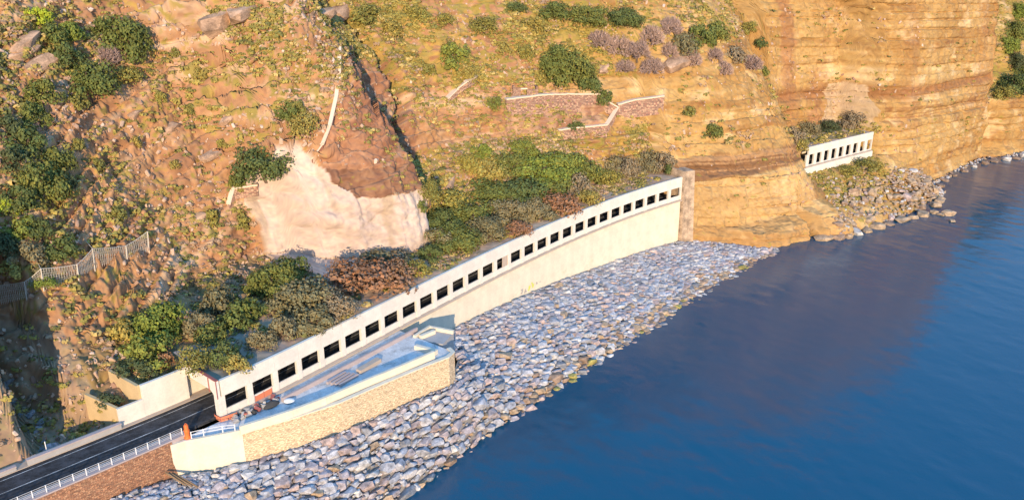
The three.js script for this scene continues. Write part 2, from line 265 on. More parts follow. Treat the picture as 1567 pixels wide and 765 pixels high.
// a wall of given thickness along a list of (s, o) places, with top and bottom heights
function pathWall(pts, thick, y0, y1, tile = 8) {
  const P = [], U = [], w = pts.map(([s, o]) => world(s, o, 0)), n = w.length, off = [];
  for (let i = 0; i < n; i++) { const a = w[Math.max(0, i - 1)], b = w[Math.min(n - 1, i + 1)], d = b.clone().sub(a).normalize(); off.push(new THREE.Vector3(d.z, 0, -d.x).multiplyScalar(thick / 2)); }
  const num = (v, i) => typeof v === 'function' ? v(i) : v; let run = 0;
  const corner = i => { const lo = num(y0, i), hi = num(y1, i), a = w[i].clone().add(off[i]), b = w[i].clone().sub(off[i]); return [[a.x, lo, a.z], [b.x, lo, b.z], [b.x, hi, b.z], [a.x, hi, a.z]]; };
  const quad = (a, b, c, d, u0, u1, v0, v1) => { P.push(...a, ...b, ...c, ...a, ...c, ...d); U.push(...[u0, v0, u1, v0, u1, v1, u0, v0, u1, v1, u0, v1].map(x => x / tile)); };
  for (let i = 0; i + 1 < n; i++) {
    const A = corner(i), B = corner(i + 1), l = w[i].distanceTo(w[i + 1]);
    for (let k = 0; k < 4; k++) { const j = (k + 1) % 4, vert = k % 2 === 1; quad(A[k], B[k], B[j], A[j], run, run + l, vert ? A[k][1] : 0, vert ? A[j][1] : thick); }
    run += l;
  }
  for (const i of [0, n - 1]) { const A = corner(i); quad(A[0], A[1], A[2], A[3], 0, thick, A[0][1], A[2][1]); }
  const g = new THREE.BufferGeometry(); g.setAttribute('position', new THREE.Float32BufferAttribute(P, 3)); g.setAttribute('uv', new THREE.Float32BufferAttribute(U, 2)); g.computeVertexNormals(); return g;
}
function boxAt(s, o, y, ls, ly, lo, turn = 0) { const g = new THREE.BoxGeometry(ls, ly, lo); g.rotateY(headingAt(s) + turn); const p = world(s, o, y + ly / 2); g.translate(p.x, p.y, p.z); return g; }
function rod(a, b, r, r2 = r, seg = 6) { const d = b.clone().sub(a), g = new THREE.CylinderGeometry(r2, r, d.length(), seg); g.applyQuaternion(new THREE.Quaternion().setFromUnitVectors(new THREE.Vector3(0, 1, 0), d.clone().normalize())); const c = a.clone().add(b).multiplyScalar(0.5); g.translate(c.x, c.y, c.z); return g; }

// ---------------------------------------------------------------- rock and soil colours (real base colours, by bed, patch and grain)
const C = (r, g, b) => [r, g, b], mixc = (a, b, t) => [lerp(a[0], b[0], t), lerp(a[1], b[1], t), lerp(a[2], b[2], t)];
const WEDGE = [[70, 60], [80, 57], [88, 51], [88, 42], [83, 32], [66, 31], [64, 33.5], [47, 33.5], [47.5, 42], [51, 48], [60, 55]];
function rockColour(s, y, o) {
  const b = bed(s, y), n1 = fbm(s * 0.06, y * 0.07, 11, 3), n2 = fbm(s * 0.25, y * 0.3, 21 + o * 0.1, 3), n3 = noise(s * 1.3, y * 1.5, o * 0.7), n4 = noise(s * 2.9, y * 3.1, o * 1.7), n5 = fbm(s * 0.8, y * 0.9, o * 0.5 + 40, 2);
  const q = bedding(s, y), k = Math.floor(q), block = hash3(k, Math.floor(joints(s, k)), 17) - 0.5, st = noise(b * 0.55, 1.5, 0.5) + 0.6 * noise(b * 1.9, 4.5, 0.5), lay = st * (0.6 + 0.8 * noise(s * 0.05, b * 0.2, 3)) + 0.5 * block + 0.5 * n5 + (hash3(k, 21, 4) - 0.5) * 1.3 * sstep(-0.45, 0.25, noise(s * 0.04, k * 1.9, 8.5));
  let c = mixc(C(0.42, 0.225, 0.13), C(0.52, 0.30, 0.165), clamp(0.5 + n1 * 1.2 + n5, 0, 1));        // pink-orange marl
  c = mixc(c, C(0.66, 0.49, 0.36), clamp(lay * 1.25 - 0.2 + n2 * 0.6, 0, 0.9));                      // pale limestone beds
  c = mixc(c, C(0.27, 0.135, 0.085), clamp(-lay * 0.9 - 0.22 + n2 * 0.6, 0, 0.8));                    // rusty beds
  const golden = Math.max(sstep(118, 150, s + 14 * n1) * sstep(18, 26, y + 30 * sstep(140, 150, s)), 0);
  if (golden > 0) {
    let g = mixc(C(0.43, 0.25, 0.09), C(0.56, 0.375, 0.165), clamp(0.5 + n1 * 1.2 + lay * 0.6, 0, 1));
    g = mixc(g, C(0.28, 0.135, 0.055), clamp(-lay * 0.9 - 0.2 + n2, 0, 0.85));
    g = mixc(g, C(0.70, 0.55, 0.35), clamp(n2 * 1.5 - 0.22 + 0.6 * lay, 0, 0.8));
    c = mixc(c, g, golden);
    if (s > 145 && s < 192) { const band = sstep(19.6, 20.4, y + 0.6 * n2) * (1 - sstep(25, 26, y + 1.2 * n2)); c = mixc(c, st > 0.25 ? C(0.42, 0.25, 0.14) : C(0.22, 0.115, 0.065), band * 0.9); if (y < 19.8 && y > 6) c = mixc(c, C(0.62, 0.45, 0.25), 0.45); if (y <= 6) c = mixc(c, C(0.50, 0.31, 0.15), 0.5); }
    if (s > 204) { const band = gauss((y - 34 + 0.02 * (s - 205)) / 1.8) + 0.8 * gauss((y - 24.5) / 1.3) * (noise(b * 3, 0.5, 0.5) > 0 ? 1 : 0); c = mixc(c, C(0.34, 0.165, 0.075), clamp(band, 0, 0.8)); if (y > 20) c = mixc(c, C(0.37, 0.18, 0.09), 0.75 * sstep(0.1, 0.5, noise(s * 0.16, y * 0.012, 6) + 0.4 * n5) * (s < 236 ? 1 : 0.4)); }
    if (s > 228 && s < 242 && y > 21 && y < 36 && inPoly([[229, 21], [231, 36], [240.5, 36], [241.5, 21]], s + n2, y)) c = mixc(c, C(0.58, 0.45, 0.33), 0.8);
  }
  if (inPoly(WEDGE, s + 2 * n2, y + 2 * n2)) { const w = mixc(C(0.30, 0.14, 0.09), C(0.40, 0.205, 0.13), clamp(0.5 + n1 * 1.4 + n5, 0, 1)); c = mixc(c, mixc(w, C(0.58, 0.38, 0.27), clamp(lay * 1.2 - 0.4, 0, 0.75)), 0.85); const fe = Math.abs(q - Math.round(q)) * 2.9; c = mixc(c, C(0.62, 0.42, 0.30), 0.6 * gauss(fe / 0.3) * sstep(-0.2, 0.4, noise(s * 0.08, k * 2.3, 1))); if (y < 39.5 && s < 68) c = mixc(c, mixc(C(0.20, 0.10, 0.07), C(0.30, 0.165, 0.11), clamp(0.5 + noise(s * 1.2, y * 0.1, 2) + n5, 0, 1)), 0.85); }
  if (s > 110 && s < 135 && y > 33 && y < 42.5 && inPoly([[110, 34], [110, 42], [133, 41.5], [135, 39], [131, 35], [120, 33]], s + n2, y + n2)) c = mixc(c, mixc(C(0.36, 0.20, 0.155), C(0.52, 0.35, 0.25), clamp(0.4 + 1.6 * noise(s * 1.1, y * 0.13, 3) + n5, 0, 1)), 0.8);
  // earth and dry grass in uneven patches
  const grass = inPoly(WEDGE, s, y) ? 0.12 : s < 75 ? 0.36 + 0.22 * sstep(52, 66, y) : s < 145 ? (y > 47 ? 0.8 : y < 34 ? 0.85 : 0.3) : s < 200 ? (y > 54 ? 0.5 : 0.12) : s < 242 && y < 24 ? 0.5 : s > 322 && y > 22 ? 0.75 : 0.06;
  const p = 0.6 * fbm(s * 0.14, y * 0.16, 33, 4) + 1.1 * n5 + 0.5 * n3 + (grass - 0.62) * 1.2;
  if (p > 0) c = mixc(c, mixc(C(0.48, 0.33, 0.095), C(0.27, 0.235, 0.05), clamp(0.4 + n2 * 2 + 1.2 * n5, 0, 1)), clamp(p * 4, 0, 0.85));
  if (s > -14 && s < 145 && y < 23 && o > 10) c = mixc(c, mixc(C(0.38, 0.25, 0.155), C(0.22, 0.18, 0.07), clamp(0.5 + 2 * n2, 0, 1)), 0.7);
  if (s < -12.5 && y < 26) c = mixc(c, C(0.33, 0.28, 0.235), 0.55);
  if (s > 34 && s < 68 && y > 18 && shotcrete(s, y)) { c = mixc(C(0.62, 0.50, 0.47), C(0.72, 0.60, 0.57), clamp(0.5 + n1 * 2, 0, 1)); c = mixc(c, C(0.40, 0.31, 0.23), clamp(noise(s * 0.9, y * 0.06, 4) * 1.2 - 0.45 + 0.6 * n2, 0, 0.6)); }
  const kk = 0.82 + 0.14 * n3 + 0.12 * n4 + 0.14 * n2; return [c[0] * kk * 1.02, c[1] * kk * 0.955 * (1 + 0.02 * n4), c[2] * kk * 0.80 * (1 - 0.05 * n4)];
}
const earth = std({ vertexColors: true, roughness: 1 });
function landMesh(name, s0, s1) {
  let c0 = COLS.findIndex(s => s >= s0), c1 = COLS.findIndex(s => s >= s1); if (c1 < 0) c1 = COLS.length - 1; const n = c1 - c0 + 1;
  const pos = land.pos.slice(3 * c0 * ROWS, 3 * (c1 + 1) * ROWS), col = new Float32Array(pos.length), idx = [];
  for (let i = 0; i < n * ROWS; i++) { const k = 3 * (c0 * ROWS + i); const c = rockColour(land.sy[k], land.sy[k + 1], land.sy[k + 2]); col.set(c, 3 * i); }
  for (let c = 0; c + 1 < n; c++) for (let r = 0; r + 1 < ROWS; r++) { const a = c * ROWS + r, b = a + ROWS; idx.push(a, b, a + 1, b, b + 1, a + 1); }
  const g = new THREE.BufferGeometry(); g.setAttribute('position', new THREE.BufferAttribute(pos, 3)); g.setAttribute('color', new THREE.BufferAttribute(col, 3)); g.setIndex(idx); g.computeVertexNormals();
  return structure(name, g, earth);
}
landMesh('hillside', -70, 145); landMesh('headland', 145, 201); landMesh('cliff', 201, 321); landMesh('distant_cliff', 321, 500);

// ---------------------------------------------------------------- the sea: real small waves where they can be told apart, a flat sheet beyond
{
  const ripple = grainMap(91, 1024, 14, 1.1, 0, 0); ripple.colorSpace = THREE.NoColorSpace;
  const water = new THREE.MeshPhysicalMaterial({ color: rgb(0.001, 0.072, 0.135), roughness: 0.09, ior: 1.42, bumpMap: ripple, bumpScale: 0.012 });
  const x0 = -70, x1 = 330, z0 = -400, z1 = -70, nx = 640, nz = 560, P = [], I = [];
  for (let j = 0; j <= nz; j++) for (let i = 0; i <= nx; i++) {
    const x = lerp(x0, x1, i / nx), z = lerp(z0, z1, j / nz), gust = 0.65 + 0.6 * fbm(x * 0.012, z * 0.012, 2, 3);
    const u = x * 0.8 - z * 0.6, v = x * 0.6 + z * 0.8;
    const edge = sstep(0, 8, i) * sstep(0, 8, nx - i) * sstep(0, 8, j) * sstep(0, 8, nz - j);
    P.push(x, edge * gust * (0.13 * noise(u * 0.13, v * 0.06, 1.5) + 0.10 * noise(u * 0.36 + 0.4 * noise(u * 0.1, v * 0.1), v * 0.17, 4.5) + 0.075 * noise(u * 0.7, v * 0.42, 7.5)), z);
  }
  for (let j = 0; j < nz; j++) for (let i = 0; i < nx; i++) { const a = j * (nx + 1) + i, b = a + nx + 1; I.push(a, b, a + 1, b, b + 1, a + 1); }
  const g = new THREE.BufferGeometry(); g.setAttribute('position', new THREE.Float32BufferAttribute(P, 3)); g.setIndex(I); g.computeVertexNormals();
  const far = 3000, rect = (a, b, c, d) => { const q = new THREE.PlaneGeometry(b - a, d - c).rotateX(-Math.PI / 2); q.translate((a + b) / 2, 0, (c + d) / 2); return q.toNonIndexed(); };
  const gn = g.toNonIndexed(); { const p = gn.attributes.position, uv = new Float32Array(p.count * 2); for (let i = 0; i < p.count; i++) { uv[2 * i] = (0.8 * p.getX(i) - 0.6 * p.getZ(i)) / 26; uv[2 * i + 1] = (0.6 * p.getX(i) + 0.8 * p.getZ(i)) / 41; } gn.setAttribute('uv', new THREE.BufferAttribute(uv, 2)); }
  structure('sea', mergeGeometries([gn, rect(-far, x0, -far, far), rect(x1, far, -far, far), rect(x0, x1, z1, far), rect(x0, x1, -far, z0)]), water);
}

// ---------------------------------------------------------------- road through the gallery
const GAL0 = -0.1, GAL1 = 145.4;
structure('road', sweep(-60, 146, [[0.9, 14.7], [8.2, 14.7], [8.2, ROAD], [0.9, ROAD]], 2, 6), M.asphalt);
structure('road_markings', mergeGeometries([slab(-60, 146, 4.13, 4.28, ROAD + 0.001, ROAD + 0.006, 2), slab(-60, 146, 7.25, 7.38, ROAD + 0.001, ROAD + 0.006, 2), slab(-60, -7.5, 1.2, 1.32, ROAD + 0.001, ROAD + 0.006, 2)]), M.line);
structure('road_verge', sweep(-60, 146, [[8.2, 14.6], [10.6, 14.6], [10.6, ROAD + 0.12], [8.2, ROAD + 0.12]], 2), M.ledge);
structure('pavement', sweep(-60, -6.4, [[-0.35, 14.6], [0.9, 14.6], [0.9, ROAD + 0.12], [-0.35, ROAD + 0.12]], 2), M.lilac);

// ---------------------------------------------------------------- the long rockfall gallery
function gallery(name, label, s0, s1, first, pitch, bays, opt) {
  const t = thing(name, label, 'gallery'), w = opt.pillar, top = opt.top;
  for (let k = 0; k <= bays; k++) {
    const a = first + (k - 0.5) * pitch - w / 2, b = a + w;
    obj('pillar', slab(Math.max(a, s0), Math.min(b, s1), 0.02, 0.58, 15.05, 18.72, 5), M.paint, t);
    if (k < bays) {
      const c = first + (k - 0.5) * pitch, d = c + pitch;
      obj('fascia_panel', slab(Math.max(c, s0) + 0.015, Math.min(d, s1) - 0.015, 0, 0.5, 18.72, top, 2.5), M.paint, t);
      obj('sill_wall', slab(b + 0.01, a + pitch - 0.01, 0.14, 0.36, 15.06, 16.25 - (opt.low || 0), 5), M.paint, t);
    }
  }
  if (bays > 20) obj('boarding', slab(first + 14 * pitch + 0.1, first + 14.5 * pitch - w / 2, 0.16, 0.3, 16.26, 18.6, 5), M.ledge, t);
  obj('ledge', sweep(s0, s1, [[-0.55, 14.72], [0.9, 14.72], [0.9, 15.05], [-0.1, 15.05], [-0.55, 14.95]]), M.ledge, t);
  obj('roof_slab', slab(s0, s1, 0.5, 10.5, 20.45, 20.95), M.grey, t);
  obj('back_wall', slab(s0, s1, 9.9, 10.5, 15.3, 20.45), M.cream, t);
  return t;
}
const wallFoot = s => table([[44, 8.6], [52, 8.4], [62, 8.2], [72, 7.4], [87, 6.3], [112, 4.1], [138, 2.6], [147, 2.4]], s);
const long = gallery('rockfall_gallery', 'long cream concrete rockfall gallery with a row of dark openings above the boulders', GAL0, GAL1, 2.62, 5.01, 29, { pillar: 1.02, top: 21.5 });
for (let s = 8; s < 145; s += 12.5) obj('retaining_wall', sweep(s + 0.01, Math.min(s + 12.5, 145.2) - 0.01, [[-0.12, s => wallFoot(s) - 2], [0.9, s => wallFoot(s) - 2], [0.9, 14.72], [0, 14.72]]), M.cream, long);
{ // portal at the near end
  obj('portal_beam', sweep(-0.62, GAL0 - 0.01, [[0, 19.0], [1.1, 19.0], [1.9, 19.55], [10.5, 19.55], [10.5, 21.62], [0, 21.62]], 1), M.paint, long);
  obj('portal_pillar', slab(-0.62, GAL0 - 0.01, 0, 1.1, 15.05, 19.0, 1), M.paint, long);
  obj('portal_pillar', slab(-0.62, GAL0 - 0.01, 9.7, 10.5, 15.3, 19.55, 1), M.paint, long);
  obj('edge_flashing', slab(-0.68, -0.2, -0.05, 10.55, 21.63, 21.78, 1), M.rust, long);
  obj('drain_pipe', rod(world(-0.72, 9.5, 15.4), world(-0.72, 9.5, 21.6), 0.09), M.rust, long);
  obj('drain_pipe', rod(world(-0.72, 2.05, 19.2), world(-0.72, 2.05, 21.6), 0.08), M.rust, long);
  obj('drain_pipe', rod(world(-0.66, -0.08, 18.6), world(-0.66, -0.08, 21.6), 0.07), M.rust, long);
}
{ // spray paint on the retaining wall
  const R = rng(77), rib = (pts, w, mat) => { const P = []; for (let i = 0; i + 1 < pts.length; i++) { const [a, b] = pts[i], [c, d] = pts[i + 1], l = Math.hypot(c - a, d - b) || 1, nx = -(d - b) / l * w / 2, ny = (c - a) / l * w / 2; const q = [[a + nx, b + ny], [c + nx, d + ny], [c - nx, d - ny], [a - nx, b - ny]].map(([s, y]) => world(s, -0.14 - 0.006 + 0.0, y).toArray()); P.push(...q[0], ...q[1], ...q[2], ...q[0], ...q[2], ...q[3]); } const g = new THREE.BufferGeometry(); g.setAttribute('position', new THREE.Float32BufferAttribute(P, 3)); g.computeVertexNormals(); return g; };
  const yel = std({ color: rgb(0.60, 0.62, 0.12) }), gr = std({ color: rgb(0.38, 0.36, 0.34) }), mint = std({ color: rgb(0.55, 0.60, 0.46) });
  const word = (s0, y0, n, h, w, mat) => { const gs = []; for (let k = 0; k < n; k++) { const pts = []; for (let i = 0; i < 6; i++) pts.push([s0 + k * h * 0.8 + R() * h * 0.65, y0 + R() * h]); gs.push(rib(pts, w, mat)); } gs.forEach(g => obj('graffiti', g, mat, long)); };
  word(79.2, 7.3, 2, 1.6, 0.2, gr); word(82.0, 7.4, 2, 1.8, 0.42, yel); word(85, 7.4, 2, 1.5, 0.2, gr); word(76.4, 7.7, 2, 0.9, 0.14, mint); word(96, 7.2, 2, 0.9, 0.12, mint); word(107, 6.3, 2, 1.0, 0.12, mint);
}
const short = gallery('rockfall_gallery', 'short cream rockfall gallery with nine narrow openings in the far cove', 201.6, 238.6, 205, 4.0, 9, { pillar: 1.5, top: 21.2, low: 0.9 });
obj('retaining_wall', sweep(200.6, 238.4, [[-0.9, 10.5], [0.9, 10.5], [0.9, 14.72], [-0.75, 14.72]]), M.paint, short);
structure('gallery_floor', slab(201.6, 238.6, 0.95, 9.9, 14.73, 15.0), M.asphalt);
{ // earth lying on the gallery roofs
  const soil = (s0, s1, y) => { const P = [], Cc = [], I = [], nb = 34; const ss = []; for (let s = s0; s <= s1; s += 0.45) ss.push(s); ss.forEach(s => { for (let j = 0; j <= nb; j++) { const o = lerp(0.52, 13.5, j / nb); const q = world(s, o, y - 0.12 * (1 - sstep(0.5, 1.6, o)) + 0.25 * fbm(s * 0.5, o * 0.5, 3, 3) * sstep(0.5, 2, o) + 0.5 * sstep(5, 12, o)); P.push(q.x, q.y, q.z); const n = fbm(s * 0.3, o * 0.3, 5, 3), m = noise(s * 1.7, o * 1.7, 2); let c = mixc([0.42, 0.26, 0.17], [0.50, 0.35, 0.23], clamp(0.5 + 2 * n, 0, 1)); c = mixc(c, [0.22, 0.19, 0.075], clamp(3 * fbm(s * 0.16, o * 0.25, 9, 3) + 0.1, 0, 0.75)); if (s < 14) c = mixc(c, [0.22, 0.2, 0.19], 0.6); const k = 1 + 0.2 * m; Cc.push(c[0] * k, c[1] * k, c[2] * k); } });
    for (let i = 0; i + 1 < ss.length; i++) for (let j = 0; j < nb; j++) { const a = i * (nb + 1) + j, b = a + nb + 1; I.push(a, b, a + 1, b, b + 1, a + 1); }
    const g = new THREE.BufferGeometry(); g.setAttribute('position', new THREE.Float32BufferAttribute(P, 3)); g.setAttribute('color', new THREE.Float32BufferAttribute(Cc, 3)); g.setIndex(I); g.computeVertexNormals(); return g; };
  structure('roof_soil', soil(-0.1, 145.2, 21.3), earth); structure('roof_soil', soil(201.7, 238.5, 21.05), earth);
}

tag(obj('rock_pier', sweep(145.45, 148.6, [[s => -1.3 - 0.5 * (s - 145.4), 1.5], [4, 1.5], [6, 23.4], [s => -0.5 - 0.3 * (s - 145.4), 23.2]], 0.8, 6), std({ color: rgb(0.56, 0.41, 0.28), map: rockGrain })), 'pinkish-tan pier where the long gallery meets the headland', 'pier');

// ---------------------------------------------------------------- walls by the portal, parapets, railings
{
  const t = thing('stepped_wall', 'white stepped retaining wall joining the road to the gallery portal', 'wall');
  obj('wall_panel', slab(-12.5, -8.4, 8.95, 9.4, 14.6, 18.35, 4), M.paint, t);
  obj('wall_panel', slab(-8.39, -0.64, 9.0, 9.5, 14.6, 20.75, 4), M.paint, t);
  const side = (s0, o0, s1, o1, y0, y1, label, group) => tag(obj('planter_wall', pathWall([[s0, o0], [s1, o1]], 0.5, y0, y1), M.ochre), label, 'wall', group);
  side(-8.65, 9.5, -9.6, 17.6, 16.6, 20.7, 'ochre side wall of the upper planting bay beside the portal');
  side(-12.25, 9.4, -14.0, 17.4, 13.6, 18.3, 'ochre side wall of the lower planting bay beside the stream gully');
  const p = thing('bridge_parapet', 'pale concrete parapet along the road over the dark gully', 'parapet');
  obj('wall', slab(-26, -12.6, 8.25, 8.6, 13.5, 16.1, 3), M.grey, p); obj('coping', slab(-26.05, -12.55, 8.12, 8.75, 16.1, 16.3, 3), M.lilac, p);
  const p2 = thing('bridge_parapet', 'short pale parapet at the road edge below the tan rock bank', 'parapet');
  obj('wall', slab(-44, -27.5, 8.3, 8.65, 13.5, 15.8, 3), M.grey, p2); obj('coping', slab(-44, -27.45, 8.18, 8.78, 15.8, 16.0, 3), M.lilac, p2);
  tag(obj('marker_post', rod(world(-23, 9.6, 12), world(-23, 9.6, 17.3), 0.07), M.white), 'thin white post rising from the gully behind the parapet', 'post');
  structure('road_retaining_wall', sweep(-60, -8.9, [[-0.75, 8], [0.9, 8], [0.9, 14.6], [-0.35, 14.6], [-0.35, 15.1], [-0.45, 15.1]], 2, 6), M.redMasonry);
  const r = thing('road_railing', 'pale metal railing with upright posts along the seaward road edge', 'railing'), posts = [];
  for (let s = -42; s <= -7; s += 1.75) obj('post', boxAt(s, 0, ROAD + 0.12, 0.11, 1.15, 0.11), M.white, r);
  for (const h of [0.3, 0.55, 0.8, 1.08]) obj('rail', slab(-42, -7, -0.03, 0.03, ROAD + 0.12 + h, ROAD + 0.18 + h, 2), M.steel, r);
}

// ---------------------------------------------------------------- sea terrace in front of the gallery
const OUT = [[-9.2, -0.35], [-7.2, -0.8], [0.1, -4.7], [7.4, -7.6], [14.6, -10.0], [20, -10.9], [25.7, -11.9], [32, -13.2], [36.6, -14.4], [38.6, -14.0], [39.3, -12.4]];
const INN = [[-0.4, -5.0], [7.3, -7.4], [12.9, -8.7], [20.3, -9.9], [27.9, -11.4], [35.0, -12.6]];
const fine = pts => { const o = []; for (let i = 0; i + 1 < pts.length; i++) { const n = Math.max(1, Math.round(Math.hypot(pts[i + 1][0] - pts[i][0], pts[i + 1][1] - pts[i][1]) / 2)); for (let k = 0; k < n; k++) o.push([lerp(pts[i][0], pts[i + 1][0], k / n), lerp(pts[i][1], pts[i + 1][1], k / n)]); } o.push(pts[pts.length - 1]); return o; };
{
  const edge = s => table(OUT, s);
  structure('terrace', sweep(-9, 39, [[s => edge(s) + 0.25, 7.5], [0.02, 7.5], [0.02, 14.65], [s => edge(s) + 0.25, 14.2]], 1, 6), M.deck);
  const sw = thing('sea_wall', 'curving stone sea wall with pale coping below the construction terrace', 'wall');
  obj('concrete_face', pathWall(fine(OUT.slice(0, 3)), 0.5, 7, 14.75, 8), M.cream, sw);
  obj('masonry_face', pathWall(fine(OUT.slice(2)), 0.6, 6.5, 14.3, 6), M.masonry, sw);
  obj('coping', pathWall(fine(OUT.slice(2)), 0.8, 14.31, 14.5, 8), M.cream, sw);
  const pw = thing('terrace_parapet', 'smooth cream parapet curving along the construction terrace', 'parapet');
  for (let i = 0; i + 1 < INN.length; i++) obj('parapet_panel', pathWall(fine([INN[i], INN[i + 1].map((v, k) => v - (k ? 0 : 0.03))]), 0.55, 14.3, 15.75, 8), M.cream, pw);
  tag(obj('kerb_wall', pathWall(fine([[9, -2.6], [20, -2.9], [34.5, -3.2], [41, -3.2]]), 0.4, 14.3, 15.3), M.lilac), 'low pinkish kerb wall between the gallery foot and the blue-grey terrace', 'wall');
  const rl = thing('terrace_railing', 'short white railing at the corner of the terrace by the road', 'railing');
  for (const [s, o] of [[-6.2, -1.2], [-4.6, -1.9], [-2.2, -3.2], [-0.8, -4.3]]) obj('post', boxAt(s, o, 14.7, 0.12, 1.25, 0.12), M.white, rl);
  for (const h of [15.35, 15.85]) { const pts = [[-6.2, -1.2], [-4.6, -1.9], [-2.2, -3.2], [-0.8, -4.3]]; obj('rail', pathWall(pts, 0.06, h, h + 0.07), M.white, rl); }
  const pf = thing('concrete_platform', 'grey concrete block platform with raised edge at the terrace end among boulders', 'platform');
  obj('block', pathWall([[41.2, -4.6], [42.6, -9.6]], 5.0, 7, 14.2, 8), M.grey, pf);
  obj('edge_wall', pathWall([[43.4, -4.2], [44.7, -9.2]], 0.6, 14.21, 14.9, 8), M.cream, pf);
  obj('edge_wall', pathWall([[38.6, -4.6], [43.6, -4.3]], 0.5, 14.21, 15.0, 8), M.cream, pf);
  tag(obj('concrete_beam', pathWall([[35.6, -7.6], [36.2, -12.2]], 0.8, 14.35, 15.2), M.cream), 'cream concrete beam lying across the end of the terrace', 'beam');
  tag(obj('concrete_beam', pathWall([[39.2, -5.6], [42.6, -6.2]], 0.7, 14.25, 15.0), M.cream), 'cream concrete beam resting on the grey block platform', 'beam');
  // stacked precast pieces
  for (let k = 0; k < 4; k++) tag(obj('precast_beam', boxAt(19.4 + 0.25 * k, -5.0 - 0.75 * k + 0.9, 14.45, 4.4, 0.45, 0.42, 0.05), M.lilac), 'pale precast concrete strip in the row of four on the terrace', 'beam', 'row of precast strips on the terrace');
  tag(obj('precast_slab', boxAt(25.6, -5.7, 14.45, 5.2, 0.7, 1.1, 0.03), M.ledge), 'long pale precast slab lying on the terrace beyond the strips', 'slab');
  const R = rng(5);
  const pile = thing('debris_pile', 'heap of broken concrete and scrap at the foot of the gallery corner', 'rubble');
  for (let k = 0; k < 26; k++) { const g = new THREE.BoxGeometry(0.4 + R() * 0.9, 0.2 + R() * 0.4, 0.3 + R() * 0.7); g.rotateX(R() - 0.5); g.rotateZ(R() - 0.5); g.rotateY(R() * 3); const p = world(0.8 + R() * 8, -2.0 + R() * 1.5 - 0.0, 14.75 + R() * 0.35); g.translate(p.x, p.y, p.z); obj('fragment', g, [M.grey, M.dark, M.ledge, M.rust, M.grey][k % 5], pile); }
  tag(obj('tarpaulin', (() => { const g = new THREE.SphereGeometry(1, 14, 8, 0, Math.PI * 2, 0, Math.PI / 2); const p = g.attributes.position; for (let i = 0; i < p.count; i++) p.setXYZ(i, p.getX(i) * 1.5, p.getY(i) * (0.75 + 0.3 * noise(p.getX(i) * 2, p.getZ(i) * 2, 1)), p.getZ(i) * 0.8); g.computeVertexNormals(); g.rotateY(headingAt(7)); const q = world(7.2, -2.2, 14.62); g.translate(q.x, q.y, q.z); return g; })(), M.dark), 'dark crumpled sheet heaped over material beside the gallery pillars', 'sheet');
  tag(obj('plastic_sack', (() => { const g = new THREE.IcosahedronGeometry(0.7, 2); const p = g.attributes.position; for (let i = 0; i < p.count; i++) p.setXYZ(i, p.getX(i) * 1.3, Math.max(-0.25, p.getY(i) * 0.5), p.getZ(i)); g.computeVertexNormals(); const q = world(9.6, -3.6, 14.78); g.translate(q.x, q.y, q.z); return g; })(), M.white), 'small white sack lying on the terrace', 'sack');
  // orange safety netting
  const net = (pts, h, label) => { const t = thing('safety_netting', label, 'netting'); obj('mesh', pathWall(fine(pts), 0.05, i => 14.75 + 0.1 * noise(i, 1.5), i => 14.75 + h + 0.18 * noise(i * 1.7, 3.5), 8), M.netting, t); pts.forEach(([s, o]) => obj('stake', rod(world(s, o, 14.6), world(s, o, 14.9 + h), 0.05), M.rust, t)); };
  net([[-0.9, 1.2], [-0.8, -0.3], [0.6, -0.7], [1.8, -0.8]], 0.7, 'orange safety netting wrapped round the foot of the portal corner');
  net([[5.9, 0.12], [7.6, 0.12], [9.2, 0.12]], 1.25, 'orange safety netting across the second opening of the gallery');
  const mk = thing('safety_marker', 'tall bright orange upright marker beside the road railing', 'marker', undefined, world(-6.5, -0.6, 14.7));
  obj('body', new THREE.LatheGeometry([[0, 0], [0.5, 0], [0.52, 0.25], [0.36, 0.4], [0.38, 1.1], [0.44, 1.2], [0.44, 1.45], [0.34, 1.55], [0.34, 2.25], [0.2, 2.4], [0, 2.4]].map(p => new THREE.Vector2(...p)), 14), M.orange, mk);
  obj('handle', new THREE.TorusGeometry(0.14, 0.035, 6, 12).translate(0, 2.46, 0), M.orange, mk);
  for (let k = 0; k < 3; k++) tag(obj('timber_beam', (() => { const a = world(-10.9 + 0.5 * k, 0.4 - 1.7, 11.2 - 0.3 * k), b = world(-9.4 + 0.6 * k, -4.4 - 0.5 * k, 9.6 - 0.2 * k); return rod(a, b, 0.17, 0.14, 7); })(), M.wood), 'weathered timber beam leaning on rubble below the sea wall corner', 'beam', 'timber beams at the sea wall corner');
}
